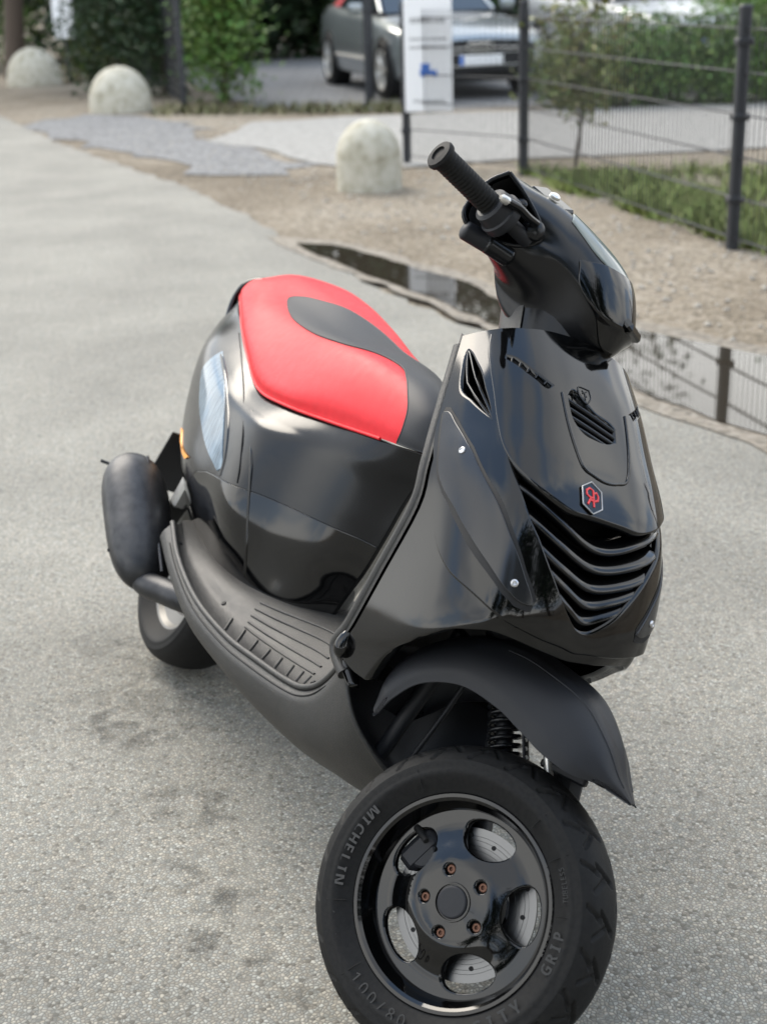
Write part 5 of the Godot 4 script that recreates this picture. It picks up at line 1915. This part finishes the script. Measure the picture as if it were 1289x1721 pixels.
# ------------------------------------------------------------------ parked cars
func build_car(label: String, at: Vector3, yaw: float, paint: Material, top: Material) -> Node3D:
	# frame: x forward, y up, z right; rear axle at the origin, wheelbase 2.75
	var o := thing("parked_car", at, label, "car", "cars in the car park")
	o.transform = Transform3D(Basis(Vector3.UP, yaw), at)
	# body: sections along x of (y low, y sill, y waist, y top edge) and half widths
	var sec := [[-0.98, 0.45, 0.62, 0.80, 0.86, 0.60], [-0.92, 0.30, 0.58, 0.88, 0.97, 0.78], [-0.6, 0.24, 0.55, 0.88, 1.02, 0.88], [0.0, 0.22, 0.52, 0.88, 1.0, 0.92], [0.7, 0.20, 0.5, 0.86, 0.96, 0.92], [1.6, 0.20, 0.5, 0.84, 0.93, 0.92], [2.2, 0.20, 0.5, 0.80, 0.90, 0.92], [2.75, 0.22, 0.5, 0.76, 0.84, 0.92], [3.2, 0.22, 0.48, 0.70, 0.77, 0.88], [3.5, 0.24, 0.46, 0.64, 0.70, 0.78], [3.6, 0.30, 0.46, 0.60, 0.64, 0.66]]
	var rows := []
	for s in sec:
		var w: float = s[5]
		var half := [Vector3(s[0], s[1], w * 0.9), Vector3(s[0], s[1] + 0.04, w * 0.97), Vector3(s[0], s[2], w), Vector3(s[0], s[3], w * 0.97), Vector3(s[0], s[4] - 0.02, w * 0.86), Vector3(s[0], s[4], w * 0.70), Vector3(s[0], s[4] + 0.015, w * 0.35)]
		var row := PackedVector3Array()
		for p in half:
			row.append(p)
		row.append(Vector3(s[0], s[4] + 0.02, 0))
		for k in range(half.size() - 1, -1, -1):
			row.append(half[k] * Vector3(1, 1, -1))
		rows.append(row)
	var fine := []
	for i in rows[0].size():
		var line := []
		for r in rows:
			line.append(r[i])
		fine.append(smooth_line(line, 4))
	var st := begin()
	grid(st, fine)
	var body := obj("body", st.commit(), paint, o)
	for s in [1.0, -1.0]:
		st = begin()
		thin_bar(st, Vector3(0.45, 0.42, 0.935 * s), Vector3(2.2, 0.42, 0.935 * s), 0.016)
		obj("sill_trim", st.commit(), M.alloy, body)
	# cabin
	var cab := [[-0.55, 1.00, 0.64], [0.1, 1.30, 0.60], [0.7, 1.38, 0.60], [1.25, 1.36, 0.60], [2.05, 0.93, 0.70]]
	st = begin()
	var roof := []
	for k in [1, 2, 3]:
		var c: Array = cab[k]
		roof.append(PackedVector3Array([Vector3(c[0], c[1] - 0.05, c[2]), Vector3(c[0], c[1], c[2] * 0.8), Vector3(c[0], c[1] + 0.02, 0), Vector3(c[0], c[1], -c[2] * 0.8), Vector3(c[0], c[1] - 0.05, -c[2])]))
	roof.push_front(PackedVector3Array([Vector3(-0.62, 0.99, 0.70), Vector3(-0.62, 1.0, 0.5), Vector3(-0.62, 1.01, 0), Vector3(-0.62, 1.0, -0.5), Vector3(-0.62, 0.99, -0.70)]))
	grid(st, roof)
	for s in [1.0, -1.0]:
		flat_quad(st, Vector3(-0.62, 0.97, 0.72 * s), Vector3(0.1, 1.25, 0.61 * s), Vector3(0.25, 1.25, 0.61 * s), Vector3(-0.05, 0.97, 0.75 * s), Vector3(0, 0, s))
	obj("roof", st.commit(), top, o)
	for s in [1.0, -1.0]:
		st = begin()
		flat_quad(st, Vector3(-0.05, 0.98, 0.745 * s), Vector3(0.25, 1.26, 0.607 * s), Vector3(1.22, 1.32, 0.605 * s), Vector3(1.95, 0.95, 0.735 * s), Vector3(0, 0, s))
		obj("side_window", st.commit(), M.car_glass, o)
		st = begin()
		thin_bar(st, Vector3(1.24, 1.34, 0.60 * s), Vector3(2.02, 0.93, 0.72 * s), 0.035)
		obj("windscreen_pillar", st.commit(), paint, o)
		st = begin()
		block(st, Vector3(0.11, 0.13, 0.20), 0.04, Transform3D(Basis.IDENTITY, Vector3(1.78, 1.0, 0.98 * s)))
		obj("mirror", st.commit(), paint, o)
	st = begin()
	flat_quad(st, Vector3(2.06, 0.935, 0.68), Vector3(1.25, 1.36, 0.57), Vector3(1.25, 1.36, -0.57), Vector3(2.06, 0.935, -0.68), Vector3(1, 1, 0))
	obj("windscreen", st.commit(), M.car_glass, o)
	# nose
	st = begin()
	block(st, Vector3(0.05, 0.30, 1.0), 0.02, Transform3D(Basis(Vector3.BACK, 0.12), Vector3(3.60, 0.46, 0)))
	var grille := obj("grille", st.commit(), M.void, o)
	st = begin()
	block(st, Vector3(0.05, 0.12, 1.35), 0.02, Transform3D(Basis.IDENTITY, Vector3(3.53, 0.26, 0)))
	obj("air_intake", st.commit(), M.void, o)
	for y in [0.38, 0.52, 0.57]:
		st = begin()
		block(st, Vector3(0.02, 0.012, 0.9), 0.003, Transform3D(Basis.IDENTITY, Vector3(3.63 - (y - 0.38) * 0.1, y, 0)))
		obj("grille_bar", st.commit(), M.alloy, grille)
	st = begin()
	block(st, Vector3(0.012, 0.11, 0.52), 0.003, Transform3D(Basis.IDENTITY, Vector3(3.645, 0.44, 0)))
	var plate := obj("number_plate", st.commit(), M.board, o)
	st = begin()
	block(st, Vector3(0.004, 0.10, 0.045), 0.001, Transform3D(Basis.IDENTITY, Vector3(3.652, 0.44, 0.235)))
	obj("plate_band", st.commit(), M.blue_ink, plate)
	for k in 4:
		st = begin()
		lathe(st, [Vector2(0, 0.055), Vector2(0.01, 0.05), Vector2(0.01, 0.042), Vector2(0, 0.04)], Vector3(3.625, 0.58, 0.105 - 0.07 * k), Vector3.RIGHT, 20)
		obj("ring", st.commit(), M.alloy, grille)
	for s in [1.0, -1.0]:
		st = begin()
		block(st, Vector3(0.30, 0.13, 0.30), 0.05, Transform3D(Basis(Vector3.UP, 0.55 * s), Vector3(3.36, 0.60, 0.68 * s)))
		obj("headlight", st.commit(), M.lens, o)
	for x in [0.0, 2.75]:
		for s in [1.0, -1.0]:
			var w := knot("wheel", o, Transform3D(Basis.IDENTITY, Vector3(x, 0.33, 0.83 * s)))
			st = begin()
			lathe(st, [Vector2(-0.11, 0.22), Vector2(-0.11, 0.31), Vector2(-0.08, 0.33), Vector2(0.08, 0.33), Vector2(0.11, 0.31), Vector2(0.11, 0.235)], Vector3.ZERO, Vector3.BACK, 36)
			obj("tyre", st.commit(), M.rubber, w)
			st = begin()
			lathe(st, [Vector2(0.0, 0.05), Vector2(0.0, 0.235), Vector2(0.11 * s, 0.235), Vector2(0.10 * s, 0.215), Vector2(0.04 * s, 0.20)], Vector3.ZERO, Vector3.BACK, 36)
			for k in 5:
				var a := TAU * k / 5.0
				block(st, Vector3(0.20, 0.05, 0.03), 0.008, Transform3D(Basis(Vector3.BACK, a), Vector3(cos(a) * 0.11, sin(a) * 0.11, 0.085 * s)))
			obj("rim", st.commit(), M.alloy, w)
			st = begin()
			lathe(st, [Vector2(-0.14, 0.37), Vector2(0.088 * s, 0.37), Vector2(0.088 * s, 0.32)], Vector3.ZERO, Vector3.BACK, 36)
			obj("arch", st.commit(), M.void, w)
	return o

func build_cars() -> void:
	var m := plain(Color(0.27, 0.30, 0.31), 0.28, 0.6)
	m.clearcoat_enabled = true
	m.clearcoat = 1.0
	m.clearcoat_roughness = 0.05
	M.car_silver = m
	m = plain(Color(0.05, 0.055, 0.06), 0.25, 0.5)
	m.clearcoat_enabled = true
	m.clearcoat = 1.0
	M.car_dark = m
	M.car_pale = plain(Color(0.52, 0.54, 0.55), 0.3, 0.4)
	M.car_glass = plain(Color(0.02, 0.025, 0.028), 0.04)
	M.soft_top = plain(Color(0.42, 0.04, 0.045), 0.9)
	build_car("silver grey convertible with a red soft top behind the white fence sign", Vector3(0.36, -0.02, -19.9), deg_to_rad(-75.5), M.car_silver, M.soft_top)
	build_car("pale grey car parked behind the hedge", Vector3(3.5, -0.02, -22.6), deg_to_rad(-72.0), M.car_pale, M.car_dark)

func _ready() -> void:
	build_light_and_camera()
	prepare_nets()
	make_materials()
	build_ground()
	build_scooter()
	build_bollards()
	build_fences()
	build_cars()
	build_plants()
